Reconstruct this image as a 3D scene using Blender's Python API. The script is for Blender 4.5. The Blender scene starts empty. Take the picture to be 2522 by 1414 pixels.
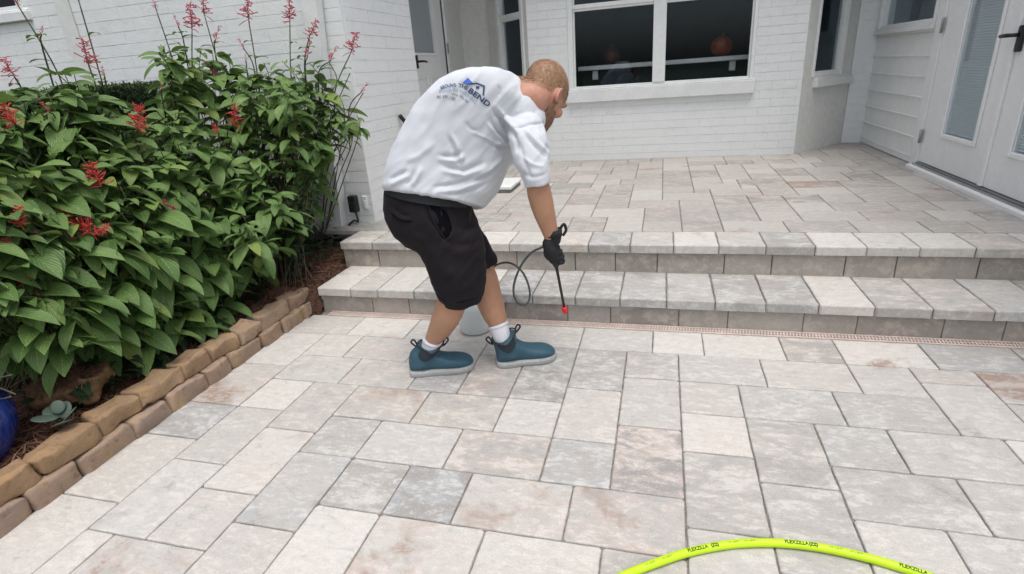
import bpy, bmesh, math, random
from mathutils import Vector, Matrix, noise
from mathutils.bvhtree import BVHTree
S = bpy.context.scene
COL = S.collection
RND = random.Random(11)

# ------------------------------------------------------------------ camera
RIGHT = Vector((0.9655, 0.2487, -0.0691)); 
YAW, PIT, ROL = -0.279097203, 0.375087107, -0.0743552027
CAM_H, FPX = 1.25, 1349.84
def _axes():
    cy, sy = math.cos(YAW), math.sin(YAW)
    f = Vector((sy, cy, 0)); r = Vector((cy, -sy, 0)); u = Vector((0, 0, 1))
    cp, sp = math.cos(PIT), math.sin(PIT)
    f2 = f*cp - u*sp; u2 = u*cp + f*sp
    cr, sr = math.cos(ROL), math.sin(ROL)
    return r*cr + u2*sr, u2*cr - r*sr, f2
AX = _axes()
cam_d = bpy.data.cameras.new('camera')
cam = bpy.data.objects.new('camera', cam_d); COL.objects.link(cam)
cam_d.sensor_width = 36.0; cam_d.lens = 36.0*FPX/2522.0; cam_d.clip_end = 500; cam_d.clip_start = 0.02
M3 = Matrix((AX[0], AX[1], -AX[2])).transposed()
cam.matrix_world = Matrix.Translation((0, 0, CAM_H)) @ M3.to_4x4()
S.camera = cam

# ------------------------------------------------------------------ light
W = bpy.data.worlds.new('World'); S.world = W; W.use_nodes = True
nt = W.node_tree; bg = nt.nodes['Background']
sky = nt.nodes.new('ShaderNodeTexSky'); sky.sky_type = 'NISHITA'; sky.sun_disc = False
SUN_EL, SUN_AZ = math.radians(74), math.radians(150)     # azimuth clockwise from +y
sky.sun_elevation = SUN_EL; sky.sun_rotation = SUN_AZ
sky.air_density = 1.0; sky.dust_density = 4.0; sky.ozone_density = 1.0
hs = nt.nodes.new('ShaderNodeHueSaturation'); hs.inputs['Saturation'].default_value = 0.50
nt.links.new(sky.outputs[0], hs.inputs['Color']); nt.links.new(hs.outputs[0], bg.inputs[0])
bg.inputs[1].default_value = 0.15
sd = bpy.data.lights.new('sun', 'SUN'); sd.energy = 1.1; sd.angle = math.radians(32); sd.color = (1, 0.97, 0.92)
so = bpy.data.objects.new('sun', sd); COL.objects.link(so)
_dir = Vector((math.sin(SUN_AZ)*math.cos(SUN_EL), math.cos(SUN_AZ)*math.cos(SUN_EL), math.sin(SUN_EL)))
so.rotation_euler = _dir.to_track_quat('Z', 'Y').to_euler()
S.view_settings.view_transform = 'Standard'; S.view_settings.look = 'None'
S.view_settings.gamma = 1.0; S.view_settings.exposure = 0.43
try:
    S.cycles.max_bounces = 8; S.cycles.use_denoising = True
except Exception: pass

# ------------------------------------------------------------------ helpers
def ray(px, py):
    return AX[0]*((px-1261)/FPX) + AX[1]*(-(py-707)/FPX) + AX[2]
O = Vector((0, 0, CAM_H))
def at_z(px, py, z):
    d = ray(px, py); return O + d*((z-CAM_H)/d.z)
def at_y(px, py, y):
    d = ray(px, py); return O + d*(y/d.y)
def at_d(px, py, t):
    return O + ray(px, py)*t

class MB:
    """collects vertices, faces, per-face materials, a colour per face corner and a uv"""
    def __init__(s): s.v=[]; s.f=[]; s.m=[]; s.c=[]; s.uv=[]; s.sm=[]
    def add(s, vs, fs, mi=0, col=(1,1,1,1), uvs=None, smooth=False):
        b=len(s.v); s.v.extend(Vector(x) for x in vs)
        for k,f in enumerate(fs):
            s.f.append([b+i for i in f]); s.m.append(mi); s.c.append(col); s.sm.append(smooth)
            s.uv.append([uvs[i] for i in f] if uvs else None)
    def box(s, p0, p1, mi=0, col=(1,1,1,1), bev=0.0, mat=None, skip=()):
        x0,y0,z0=p0; x1,y1,z1=p1
        if x1<x0: x0,x1=x1,x0
        if y1<y0: y0,y1=y1,y0
        if z1<z0: z0,z1=z1,z0
        if bev<=0:
            vs=[(x0,y0,z0),(x1,y0,z0),(x1,y1,z0),(x0,y1,z0),(x0,y0,z1),(x1,y0,z1),(x1,y1,z1),(x0,y1,z1)]
            fs=[(0,3,2,1),(4,5,6,7),(0,1,5,4),(1,2,6,5),(2,3,7,6),(3,0,4,7)]
        else:
            b=min(bev,(x1-x0)*.45,(y1-y0)*.45,(z1-z0)*.45); vs=[]; idx={}
            for sx in (0,1):
                for sy in (0,1):
                    for sz in (0,1):
                        X=(x0,x1)[sx];Y=(y0,y1)[sy];Z=(z0,z1)[sz]
                        dx=b if sx==0 else -b; dy=b if sy==0 else -b; dz=b if sz==0 else -b
                        for a,p in enumerate(((X,Y+dy,Z+dz),(X+dx,Y,Z+dz),(X+dx,Y+dy,Z))):
                            idx[(sx,sy,sz,a)]=len(vs); vs.append(p)
            g=lambda a,*l:[idx[k+(a,)] for k in l]
            fs=[g(0,(0,0,0),(0,0,1),(0,1,1),(0,1,0)),g(0,(1,0,0),(1,1,0),(1,1,1),(1,0,1)),
                g(1,(0,0,0),(1,0,0),(1,0,1),(0,0,1)),g(1,(0,1,0),(0,1,1),(1,1,1),(1,1,0)),
                g(2,(0,0,0),(0,1,0),(1,1,0),(1,0,0)),g(2,(0,0,1),(1,0,1),(1,1,1),(0,1,1))]
            for sx in (0,1):
                for sy in (0,1):
                    fs.append([idx[(sx,sy,0,0)],idx[(sx,sy,1,0)],idx[(sx,sy,1,1)],idx[(sx,sy,0,1)]])
                    fs.append([idx[(sx,0,sy,0)],idx[(sx,1,sy,0)],idx[(sx,1,sy,2)],idx[(sx,0,sy,2)]])
                    fs.append([idx[(0,sx,sy,1)],idx[(1,sx,sy,1)],idx[(1,sx,sy,2)],idx[(0,sx,sy,2)]])
                    for sz in (0,1): fs.append([idx[(sx,sy,sz,0)],idx[(sx,sy,sz,1)],idx[(sx,sy,sz,2)]])
            c=Vector(((x0+x1)/2,(y0+y1)/2,(z0+z1)/2))
            out=[]
            for f in fs:
                a,bb,cc=Vector(vs[f[0]]),Vector(vs[f[1]]),Vector(vs[f[2]])
                if (bb-a).cross(cc-a).dot((a+bb+cc)/3-c)<0: f=list(reversed(f))
                out.append(f)
            fs=out
        if mat is not None: vs=[mat@Vector(p) for p in vs]
        s.add(vs,fs,mi,col)
    def tube(s, pts, rad, n=8, mi=0, col=(1,1,1,1), caps=True, flat=1.0):
        pts=[Vector(p) for p in pts]
        if not isinstance(rad,(list,tuple)): rad=[rad]*len(pts)
        rings=[]; prev=None
        for i,p in enumerate(pts):
            t=(pts[min(i+1,len(pts)-1)]-pts[max(i-1,0)]).normalized()
            if prev is None:
                a=Vector((0,0,1)) if abs(t.z)<.9 else Vector((1,0,0))
                u=t.cross(a).normalized()
            else: u=(prev-t*prev.dot(t)).normalized()
            prev=u; w=t.cross(u)
            rings.append([p+(u*math.cos(2*math.pi*k/n)*rad[i]+w*math.sin(2*math.pi*k/n)*rad[i]*flat) for k in range(n)])
        s.loft(rings,mi,col,caps)
    def loft(s, rings, mi=0, col=(1,1,1,1), caps=True, smooth=True):
        n=len(rings[0]); vs=[p for r in rings for p in r]; fs=[]
        for i in range(len(rings)-1):
            for k in range(n):
                a=i*n+k; b=i*n+(k+1)%n; fs.append((a,b,b+n,a+n))
        if caps:
            fs.append(tuple(reversed(range(n)))); fs.append(tuple(range((len(rings)-1)*n,len(rings)*n)))
        s.add(vs,fs,mi,col,smooth=smooth)
    def ell(s, c, ax, n=16, m=10, mi=0, col=(1,1,1,1)):
        c=Vector(c); a,b,d=[Vector(x) for x in ax]; rings=[]
        for i in range(m+1):
            t=-math.pi/2+math.pi*(i+.02)/(m+.04); rr=math.cos(t); zz=math.sin(t)
            rings.append([c+a*(rr*math.cos(2*math.pi*k/n))+b*(rr*math.sin(2*math.pi*k/n))+d*zz for k in range(n)])
        s.loft(rings,mi,col,True)
    def mesh(s, name):
        me=bpy.data.meshes.new(name); me.from_pydata([tuple(v) for v in s.v],[],s.f)
        me.polygons.foreach_set('material_index',s.m); me.polygons.foreach_set('use_smooth',s.sm)
        if any(c!=(1,1,1,1) for c in s.c):
            at=me.color_attributes.new('tint','FLOAT_COLOR','CORNER'); buf=[]
            for f,c in zip(s.f,s.c): buf.extend(list(c)*len(f))
            at.data.foreach_set('color',buf)
        if any(u is not None for u in s.uv):
            ul=me.uv_layers.new(name='uv'); buf=[]
            for f,u in zip(s.f,s.uv):
                for i in range(len(f)): buf.extend(u[i] if u else (0,0))
            ul.data.foreach_set('uv',buf)
        me.update(); return me
    def obj(s, name, mats, parent=None, **kw):
        return link(name, s.mesh(name), mats, parent, **kw)

def link(name, me, mats, parent=None, **kw):
    o=bpy.data.objects.new(name,me)
    if mats is not None:
        for m in (mats if isinstance(mats,(list,tuple)) else [mats]): me.materials.append(m)
    COL.objects.link(o)
    if parent is not None:
        o.parent=parent; o.matrix_parent_inverse=parent_inv(parent)
    for k,v in kw.items(): o[k]=v
    return o
def world_of(p):
    m=Matrix.LocRotScale(p.location,p.rotation_euler,p.scale)
    return world_of(p.parent)@p.matrix_parent_inverse@m if p.parent else m
def parent_inv(p): return world_of(p).inverted()
def empty(name, loc, label, cat, **kw):
    o=bpy.data.objects.new(name,None); COL.objects.link(o); o.location=loc
    o.empty_display_size=.1; o['label']=label; o['category']=cat
    for k,v in kw.items(): o[k]=v
    return o
def fuse(mb, vox, smooth=4, fac=.5, name='fused'):
    """one continuous surface from the overlapping pieces of mb"""
    me=mb.mesh(name); o=bpy.data.objects.new(name,me); COL.objects.link(o)
    r=o.modifiers.new('r','REMESH'); r.mode='VOXEL'; r.voxel_size=vox
    if smooth:
        q=o.modifiers.new('s','SMOOTH'); q.iterations=smooth; q.factor=fac
    dg=bpy.context.evaluated_depsgraph_get(); dg.update()
    out=bpy.data.meshes.new_from_object(o.evaluated_get(dg)); out.name=name
    bpy.data.objects.remove(o); bpy.data.meshes.remove(me)
    out.polygons.foreach_set('use_smooth',[True]*len(out.polygons)); return out
def ncolor(me, fn):
    at=me.color_attributes.new('tint','FLOAT_COLOR','POINT'); buf=[]
    for v in me.vertices: buf.extend(fn(v.co,v.normal))
    at.data.foreach_set('color',buf)
def lerp(a,b,t): return a+(b-a)*t
def spline(P, n=6):
    P=[Vector(p) for p in P]; out=[]
    for i in range(len(P)-1):
        a=P[max(i-1,0)];b=P[i];c=P[i+1];d=P[min(i+2,len(P)-1)]
        for k in range(n):
            t=k/n; out.append(.5*((2*b)+(c-a)*t+(2*a-5*b+4*c-d)*t*t+(3*b-a-3*c+d)*t**3))
    out.append(P[-1]); return out
def text_poly(txt, size, bold=0.0):
    """flat letter outlines as (verts2d, faces), from the built-in font"""
    cu=bpy.data.curves.new('t','FONT'); cu.body=txt; cu.size=size; cu.offset=bold; cu.resolution_u=3
    o=bpy.data.objects.new('t',cu); COL.objects.link(o)
    dg=bpy.context.evaluated_depsgraph_get(); dg.update()
    me=bpy.data.meshes.new_from_object(o.evaluated_get(dg))
    vs=[(v.co.x,v.co.y) for v in me.vertices]; fs=[list(p.vertices) for p in me.polygons]
    bpy.data.objects.remove(o); bpy.data.curves.remove(cu); bpy.data.meshes.remove(me)
    return vs,fs

# ------------------------------------------------------------------ materials
class NM:
    def __init__(s,name,rough=.6,spec=.3):
        s.m=bpy.data.materials.new(name); s.m.use_nodes=True; s.t=s.m.node_tree
        s.b=s.t.nodes['Principled BSDF']; s.b.inputs['Roughness'].default_value=rough
        s.b.inputs['Specular IOR Level'].default_value=spec
    def n(s,typ,**kw):
        q=s.t.nodes.new(typ)
        for k,v in kw.items():
            if k in q.inputs: q.inputs[k].default_value=v
            else: setattr(q,k,v)
        return q
    def l(s,a,b): s.t.links.new(a,b)
    def coord(s,kind='Object',scale=None):
        c=s.n('ShaderNodeTexCoord').outputs[kind]
        if scale:
            mp=s.n('ShaderNodeMapping'); mp.inputs['Scale'].default_value=scale; s.l(c,mp.inputs[0]); c=mp.outputs[0]
        return c
    def noise(s,co,scale,detail=4,rough=.6,dist=0.):
        q=s.n('ShaderNodeTexNoise'); q.inputs['Scale'].default_value=scale; q.inputs['Detail'].default_value=detail
        q.inputs['Roughness'].default_value=rough; q.inputs['Distortion'].default_value=dist
        s.l(co,q.inputs['Vector']); return q.outputs['Fac']
    def ramp(s,fac,stops):
        q=s.n('ShaderNodeValToRGB'); e=q.color_ramp.elements
        while len(e)<len(stops): e.new(.5)
        for el,(p,c) in zip(e,stops):
            el.position=p; el.color=c if isinstance(c,(tuple,list)) and len(c)==4 else (tuple(c)+(1,) if isinstance(c,(tuple,list)) else (c,c,c,1))
        s.l(fac,q.inputs[0]); return q.outputs[0]
    def mix(s,a,b,fac,mode='MIX'):
        q=s.n('ShaderNodeMix',data_type='RGBA',blend_type=mode)
        for v,i in ((fac,0),(a,6),(b,7)):
            if hasattr(v,'is_linked'): s.l(v,q.inputs[i])
            else: q.inputs[i].default_value=(tuple(v)+(1,))[:4] if isinstance(v,(tuple,list)) else v
        return q.outputs[2]
    def math(s,op,a,b=0.):
        q=s.n('ShaderNodeMath',operation=op)
        for v,i in ((a,0),(b,1)):
            if hasattr(v,'is_linked'): s.l(v,q.inputs[i])
            else: q.inputs[i].default_value=v
        return q.outputs[0]
    def attr(s,name='tint'):
        q=s.n('ShaderNodeAttribute',attribute_name=name); return q
    def bump(s,h,strength=.3,dist=.01,prev=None):
        q=s.n('ShaderNodeBump'); q.inputs['Strength'].default_value=strength; q.inputs['Distance'].default_value=dist
        s.l(h,q.inputs['Height'])
        if prev is not None: s.l(prev,q.inputs['Normal'])
        return q.outputs[0]
    def color(s,c):
        if hasattr(c,'is_linked'): s.l(c,s.b.inputs['Base Color'])
        else: s.b.inputs['Base Color'].default_value=(tuple(c)+(1,))[:4]
        return s
    def normal(s,n): s.l(n,s.b.inputs['Normal']); return s
def plain(name,c,rough=.6,spec=.3,nscale=40,namt=.12,bump=0.,bdist=.002,metal=0.):
    k=NM(name,rough,spec); co=k.coord()
    f=k.noise(co,nscale,4); g=k.noise(co,nscale*.13,3)
    f2=k.math('MULTIPLY',f,g); d=tuple(x*(1-namt*2) for x in c); e=tuple(min(1,x*(1+namt)) for x in c)
    k.color(k.mix(d,e,k.ramp(f2,[(.1,0.),(.4,1.)])))
    k.b.inputs['Metallic'].default_value=metal
    if bump: k.normal(k.bump(f,bump,bdist))
    return k.m

def paver_mat(name='concrete_paver',lo=(.315,.30,.283),hi=(.615,.590,.546)):
    k=NM(name,.85,.2); co=k.coord(); a=k.attr(); sep=k.n('ShaderNodeSeparateColor'); k.l(a.outputs['Color'],sep.inputs[0])
    t,u,v=sep.outputs[0],sep.outputs[1],sep.outputs[2]        # tone, hue choice, per-stone offset
    off=k.n('ShaderNodeCombineXYZ'); k.l(k.math('MULTIPLY',v,37.),off.inputs[0]); k.l(k.math('MULTIPLY',u,53.),off.inputs[1]); k.l(k.math('MULTIPLY',v,19.),off.inputs[2])
    ad=k.n('ShaderNodeVectorMath',operation='ADD'); k.l(co,ad.inputs[0]); k.l(off.outputs[0],ad.inputs[1]); vc=ad.outputs[0]
    mp=k.n('ShaderNodeMapping'); mp.inputs['Scale'].default_value=(1.0,1.9,1.0); k.l(vc,mp.inputs[0]); sv=mp.outputs[0]
    big=k.noise(sv,5.5,6,.66,.9); mid=k.noise(sv,24,6,.75,.4); fine=k.noise(co,330,3,.75); spk=k.noise(co,150,2,.6)
    base=k.mix(lo,hi,t)
    hue=k.ramp(u,[(0.,tuple(x*y for x,y in zip(hi,(.60,.65,.72)))),(.30,tuple(x*.72 for x in hi)),(.62,tuple(x*y for x,y in zip(hi,(.78,.75,.73)))),(1.,tuple(x*y for x,y in zip(hi,(.82,.71,.69))))])
    patch=k.ramp(big,[(.43,0.),(.56,1.)])
    amt=k.math('MULTIPLY',patch,k.ramp(t,[(0.,.85),(.55,.62),(1.,.40)]))
    c=k.mix(base,hue,amt)
    m2=k.math('ADD',k.math('MULTIPLY',mid,.6),k.math('MULTIPLY',big,.4))
    c=k.mix(c,tuple(x*1.13 for x in hi),k.math('MULTIPLY',k.ramp(m2,[(.50,0.),(.58,1.)]),.50))      # pale bloom
    c=k.mix(c,(.27,.26,.25),k.math('MULTIPLY',k.ramp(m2,[(.37,1.),(.46,0.)]),.46))      # darker aggregate
    c=k.mix(c,(.33,.32,.31),k.math('MULTIPLY',k.ramp(fine,[(.35,1.),(.47,0.)]),.62))
    c=k.mix(c,tuple(x*1.22 for x in hi),k.math('MULTIPLY',k.ramp(spk,[(.60,0.),(.72,1.)]),.40))
    st=k.noise(vc,3.3,4,.6,.4); stm=k.math('MULTIPLY',k.ramp(st,[(.57,0.),(.66,1.)]),k.ramp(mid,[(.40,0.),(.52,.8)]))
    c=k.mix(c,(.30,.20,.15),k.math('MULTIPLY',stm,k.ramp(u,[(.62,0.),(.85,1.)])))      # rusty blotches on some stones
    gm=k.math('MULTIPLY',k.ramp(st,[(.30,1.),(.38,0.)]),k.ramp(mid,[(.44,.0),(.54,.6)]))
    c=k.mix(c,(.22,.22,.215),k.math('MULTIPLY',gm,k.ramp(u,[(.3,1.),(.55,0.)])))      # dark grey blotches on others
    k.color(c)
    n=k.bump(fine,.35,.003); n=k.bump(mid,.35,.006,n); k.normal(n)
    return k.m
def brick_mat():
    k=NM('white_painted_brick',.55,.35); co=k.coord(); big=k.noise(co,1.7,4,.6); mid=k.noise(co,14,4,.6); f=k.noise(co,90,4,.6)
    c=k.mix((.73,.75,.75),(.83,.84,.83),big); c=k.mix(c,(.62,.63,.61),k.math('MULTIPLY',k.ramp(mid,[(.28,1.),(.42,0.)]),.35))
    k.color(c); n=k.bump(mid,.30,.012); n=k.bump(f,.25,.004,n); k.normal(n); return k.m
def leaf_mat(name,c0,c1,c2,rough=.42):
    k=NM(name,rough,.45); uv=k.n('ShaderNodeUVMap').outputs[0]; sp=k.n('ShaderNodeSeparateXYZ'); k.l(uv,sp.inputs[0])
    au=k.math('ABSOLUTE',k.math('SUBTRACT',sp.outputs[0],.5)); vv=sp.outputs[1]
    ph=k.math('SUBTRACT',k.math('MULTIPLY',vv,58.),k.math('MULTIPLY',au,42.)); vein=k.math('POWER',k.math('ABSOLUTE',k.math('SINE',k.math('MULTIPLY',ph,.5))),.6)
    rib=k.ramp(au,[(.0,0.),(.045,1.)])
    a=k.attr(); sep=k.n('ShaderNodeSeparateColor'); k.l(a.outputs['Color'],sep.inputs[0])
    c=k.mix(c0,c1,sep.outputs[0]); c=k.mix(c,c2,sep.outputs[1])
    nz=k.noise(k.coord(),30,3); c=k.mix(c,(c0[0]*.5,c0[1]*.55,c0[2]*.5),k.math('MULTIPLY',nz,.35))
    vm=k.math('MULTIPLY',vein,rib); c=k.mix(tuple(min(1,x*1.55+.01) for x in c1),c,k.ramp(vm,[(0.,.35),(.42,1.)]))
    k.color(c); k.normal(k.bump(vm,.55,.004))
    k.b.inputs['Transmission Weight'].default_value=0.
    tr=k.n('ShaderNodeBsdfTranslucent'); k.l(c,tr.inputs[0]); mx=k.n('ShaderNodeMixShader'); mx.inputs[0].default_value=.22
    k.l(k.b.outputs[0],mx.inputs[1]); k.l(tr.outputs[0],mx.inputs[2]); k.l(mx.outputs[0],k.t.nodes['Material Output'].inputs[0])
    return k.m
def glass_mat(name='window_glass',tint=(.93,.95,.95)):
    k=NM(name,.02,.5); nt=k.t; tr=k.n('ShaderNodeBsdfTransparent'); tr.inputs[0].default_value=tint+(1,)
    gl=k.n('ShaderNodeBsdfGlossy'); gl.inputs['Roughness'].default_value=.015; gl.inputs[0].default_value=(.75,.88,1,1)
    lw=k.n('ShaderNodeLayerWeight'); lw.inputs['Blend'].default_value=.5
    fr=k.math('ADD',k.math('MULTIPLY',k.math('POWER',lw.outputs['Facing'],5.),.9),.028)
    mx=k.n('ShaderNodeMixShader'); k.l(fr,mx.inputs[0]); k.l(tr.outputs[0],mx.inputs[1]); k.l(gl.outputs[0],mx.inputs[2])
    k.l(mx.outputs[0],nt.nodes['Material Output'].inputs[0]); return k.m

PAVER=paver_mat(); PORCHM=paver_mat('porch_paver',(.29,.275,.255),(.50,.48,.448)); RISER=paver_mat('riser_stone',(.30,.272,.238),(.49,.455,.405)); BRICK=brick_mat()  # riser and porch copies darker: shade and staining put into the colour
SAND=plain('joint_sand',(.27,.25,.22),.95,.1,200,.3)
WHITE=plain('white_paint',(.76,.775,.765),.45,.4,60,.05,.08)
VINYL=plain('white_vinyl',(.80,.815,.80),.4,.4,30,.04)
DOORW=plain('white_door_paint',(.82,.825,.815),.35,.4,30,.03)
STUCCO=plain('white_stucco',(.74,.745,.715),.7,.25,160,.06,.25,.003)
GLASS=glass_mat()
BLACKP=plain('black_plastic',(.018,.018,.02),.45,.4)
GREYM=plain('grey_metal',(.35,.36,.36),.35,.5,80,.1,0,.002,.6)

# ================================================================== SETTING
Z1, Z2 = 0.152, 0.3185
Y1, Y2 = 2.574, 2.935           # front edges of the two caps
CAPT = 0.047
GX, GY, UX, UY = 0.10, 0.017, 0.1138, 0.1145

g = MB(); g.add([(-60,-60,-.09),(60,-60,-.09),(60,60,-.09),(-60,60,-.09)],[(0,1,2,3)])
GRASSG=plain('lawn_ground',(.06,.085,.03),.9,.1,30,.25)
g.obj('ground',GRASSG,kind='structure')

def tint(r=None, dark=0.0):
    r=r or RND
    t=min(1,max(0,r.gauss(.58,.30)-dark)); u=r.random(); v=r.random()
    if r.random()<.07: t=min(t,.15); u=r.random()*.3
    return (t,u,v,1.0)
def paver(mb,x0,y0,x1,y1,z,depth=.03,gap=.0014,mat=None,col=None,jit=.0020,bev=.0045,r=RND):
    x0+=gap;y0+=gap;x1-=gap;y1-=gap
    cr=r.uniform(.004,.010); pts=[]
    def side(a,b):
        a=Vector(a);b=Vector(b);L=(b-a).length;n=max(2,int(L/.035));d=(b-a)/L;nn=Vector((-d.y,d.x))
        for i in range(n+1):
            t=i/n; q=a.lerp(b,t)
            pts.append(q+nn*(r.uniform(0,jit) if 0<i<n else 0))
    side((x0+cr,y0),(x1-cr,y0)); side((x1,y0+cr),(x1,y1-cr)); side((x1-cr,y1),(x0+cr,y1)); side((x0,y1-cr),(x0,y0+cr))
    n=len(pts); c=Vector(((x0+x1)/2,(y0+y1)/2)); zt=z+r.uniform(-.0012,.0008)
    tx,ty=r.uniform(-.004,.004),r.uniform(-.004,.004)
    rings=[]
    for ins,dz in ((0,-depth),(0,-bev*1.1),(bev*.35,-bev*.35),(bev*1.2,0.)):
        ring=[]
        for p in pts:
            d=(c-p); q=p+Vector((math.copysign(min(ins,abs(d.x)),d.x) if abs(d.x)>ins else 0,math.copysign(min(ins,abs(d.y)),d.y) if abs(d.y)>ins else 0))
            zz=zt+dz+(0 if dz<=-depth else tx*(q.x-c.x)+ty*(q.y-c.y))
            ring.append(Vector((q.x,q.y,zz)))
        rings.append(ring)
    vs=[p for rg in rings for p in rg]; fs=[]
    for i in range(3):
        for k in range(n): fs.append((i*n+k,i*n+(k+1)%n,(i+1)*n+(k+1)%n,(i+1)*n+k))
    fs.append(tuple(range(3*n,4*n)))
    if mat is not None: vs=[mat@p for p in vs]
    mb.add(vs,fs,0,col or tint(r))

def greedy(x0,y0,x1,y1,taken,r,sizes=((2,2,4),(3,2,5),(2,3,4),(2,1,1),(1,2,1))):
    out=[]; occ=set(taken)
    for y in range(y0,y1):
        for x in range(x0,x1):
            if (x,y) in occ: continue
            opts=[]
            for w,h,k in sizes:
                cells=[(x+i,y+j) for i in range(w) for j in range(h)]
                if x+w<=x1 and y+h<=y1 and not any(c in occ for c in cells): opts.append((w,h,k*(4 if w*h>2 else 1)))
            if not opts: w,h=1,1
            else:
                tot=sum(o[2] for o in opts); q=r.random()*tot
                for w,h,k in opts:
                    q-=k
                    if q<=0: break
            for i in range(w):
                for j in range(h): occ.add((x+i,y+j))
            out.append((x,y,x+w,y+h))
    return out

# lower patio: stones seen in the photograph on their 4.5 inch module, then the rest
TR=[(-6,16,-4,18),(-6,14,-4,16),(-4,17,-2,20),(-2,18,0,20),(-4,20,-1,22),(-1,20,1,22),(0,18,3,20),(-6,18,-4,20),(-8,16,-6,19),(-8,19,-6,20),
(-10,16,-8,18),(-11,18,-8,20),(-12,20,-10,22),(-10,20,-7,22),(-7,20,-4,22),(-18,20,-15,22),(-15,20,-12,22),(-18,17,-16,20),(-16,18,-14,20),(-14,18,-11,20),
(-16,16,-13,18),(-13,16,-10,18),(-18,14,-16,17),(-16,14,-14,16),(-14,13,-12,16),(-12,14,-9,16),(-12,12,-10,14),(-9,14,-6,16),(-10,12,-7,14),(-14,10,-12,13),
(-12,9,-10,12),(-10,10,-8,12),(-8,10,-6,12),(-7,12,-4,14),(-6,10,-3,12),(-10,7,-8,10),(-8,8,-5,10),(-5,8,-2,10),(-12,7,-10,9),(-18,12,-16,14),(-16,11,-14,14),
(-18,9,-16,12),(-16,8,-14,11),(-14,8,-12,10),(-18,6,-16,9),(-16,5,-15,8),(-15,6,-12,8),(1,20,4,22),(4,20,6,22),(6,20,9,22),(9,20,12,22),(3,18,6,20),(6,18,8,20),
(8,19,10,20),(8,16,10,19),(10,18,13,20),(4,12,7,14),(7,12,10,14),(6,14,9,16),(4,14,6,16),(2,13,4,16),(2,10,4,13),(4,10,6,12),(0,16,2,18),(0,14,2,16),(0,11,2,14),
(0,9,2,11),(2,16,5,18),(5,16,8,18),(-2,15,0,18),(-2,12,0,15),(-4,14,-2,17),(-4,12,-2,14),(-3,10,0,12),(-2,8,0,10),(6,10,9,12),(12,20,15,22),(10,16,12,18)]
SPECIAL={(-8,10,-6,12):(.02,.02,.31,1),(-8,8,-5,10):(.75,.98,.22,1),(-3,10,0,12):(.42,.95,.64,1),(-4,12,-2,14):(.30,.05,.77,1),(-12,16,-13,18):(.5,.5,.5,1),
 (-18,14,-16,17):(.55,.95,.15,1),(-10,7,-8,10):(.98,.5,.4,1),(-16,14,-14,16):(.97,.4,.8,1),(-1,20,1,22):(.97,.3,.2,1),(1,20,4,22):(.9,.5,.6,1),(4,14,6,16):(.35,.1,.52,1),
 (4,12,7,14):(.35,.25,.9,1),(6,14,9,16):(.5,.3,.12,1),(5,16,8,18):(.35,.2,.43,1),(-2,18,0,20):(.25,.35,.7,1),(-14,13,-12,16):(.45,.45,.33,1),(7,12,10,14):(.45,.35,.2,1)}
pr=random.Random(5)
taken=set()
for a,b,c,d in TR:
    for i in range(a,c):
        for j in range(b,d): taken.add((i,j))
allp=TR+greedy(-18,-14,30,22,taken,pr)
mb=MB()
for q in allp:
    a,b,c,d=q; xl=GX+UX*a if a>-18 else -1.985
    paver(mb,xl,GY+UY*b,GX+UX*c,GY+UY*d,0.,col=SPECIAL.get(q) or tint(pr),r=pr)
mb.obj('patio',PAVER,kind='structure')
s=MB(); s.box((-2.2,-1.7,-.08),(3.6,2.62,-.0085)); s.obj('patio_sand',SAND,kind='structure')

# steps: risers and cap stones
mb=MB(); sr=random.Random(8)
def stones(js,x0,x1,fn):
    e=[x0]+[j for j in js if x0<j<x1]+[x1]
    for a,b in zip(e,e[1:]): fn(a,b)
ris1=[-1.589,-1.358,-1.02,-.792,-.452,-.23,.107,.337,.671,.896,1.239,1.467,1.81,2.04,2.38]
ris2=[-1.706,-1.384,-1.04,-.806,-.46,-.233,-.005,.342,.576,.919,1.146,1.494,1.72,2.06,2.29]
def rtint(): t=tint(sr,.40); return (t[0],.35+.6*t[1],t[2],1)
def riser(y,z0,z1):
    m=Matrix(((1,0,0,0),(0,0,-1,y),(0,1,0,0),(0,0,0,1)))
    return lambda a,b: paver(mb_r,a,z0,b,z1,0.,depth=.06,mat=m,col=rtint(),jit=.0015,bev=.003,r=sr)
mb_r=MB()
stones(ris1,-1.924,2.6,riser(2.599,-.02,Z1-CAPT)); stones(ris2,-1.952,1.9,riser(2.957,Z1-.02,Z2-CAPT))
cap1=[-1.709,-1.535,-1.313,-1.087,-.86]+[-.635+.2267*i for i in range(14)]
cap2=[-1.732,-1.505,-1.275,-1.07,-.842,-.612]+[-.383+.2305*i for i in range(10)]
stones(cap1,-1.924,2.6,lambda a,b: paver(mb,a,Y1+sr.uniform(-.003,.003),b,2.975,Z1,depth=CAPT,col=tint(sr),jit=.003,bev=.006,r=sr,gap=.0018))
stones(cap2,-1.955,1.95,lambda a,b: paver(mb,a,Y2+sr.uniform(-.003,.003),b,Y2+.262,Z2,depth=CAPT,col=tint(sr),jit=.003,bev=.006,r=sr,gap=.0018))
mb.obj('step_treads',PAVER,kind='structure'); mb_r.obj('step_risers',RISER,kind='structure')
s=MB(); s.box((-1.915,2.606,-.08),(2.6,2.968,Z1-.012)); s.box((-1.945,2.97,-.08),(2.1,7.2,Z2-.008)); s.box((-2.35,3.45,-.08),(-1.946,7.2,Z2-.008)); s.obj('porch_base',SAND,kind='structure')
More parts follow.
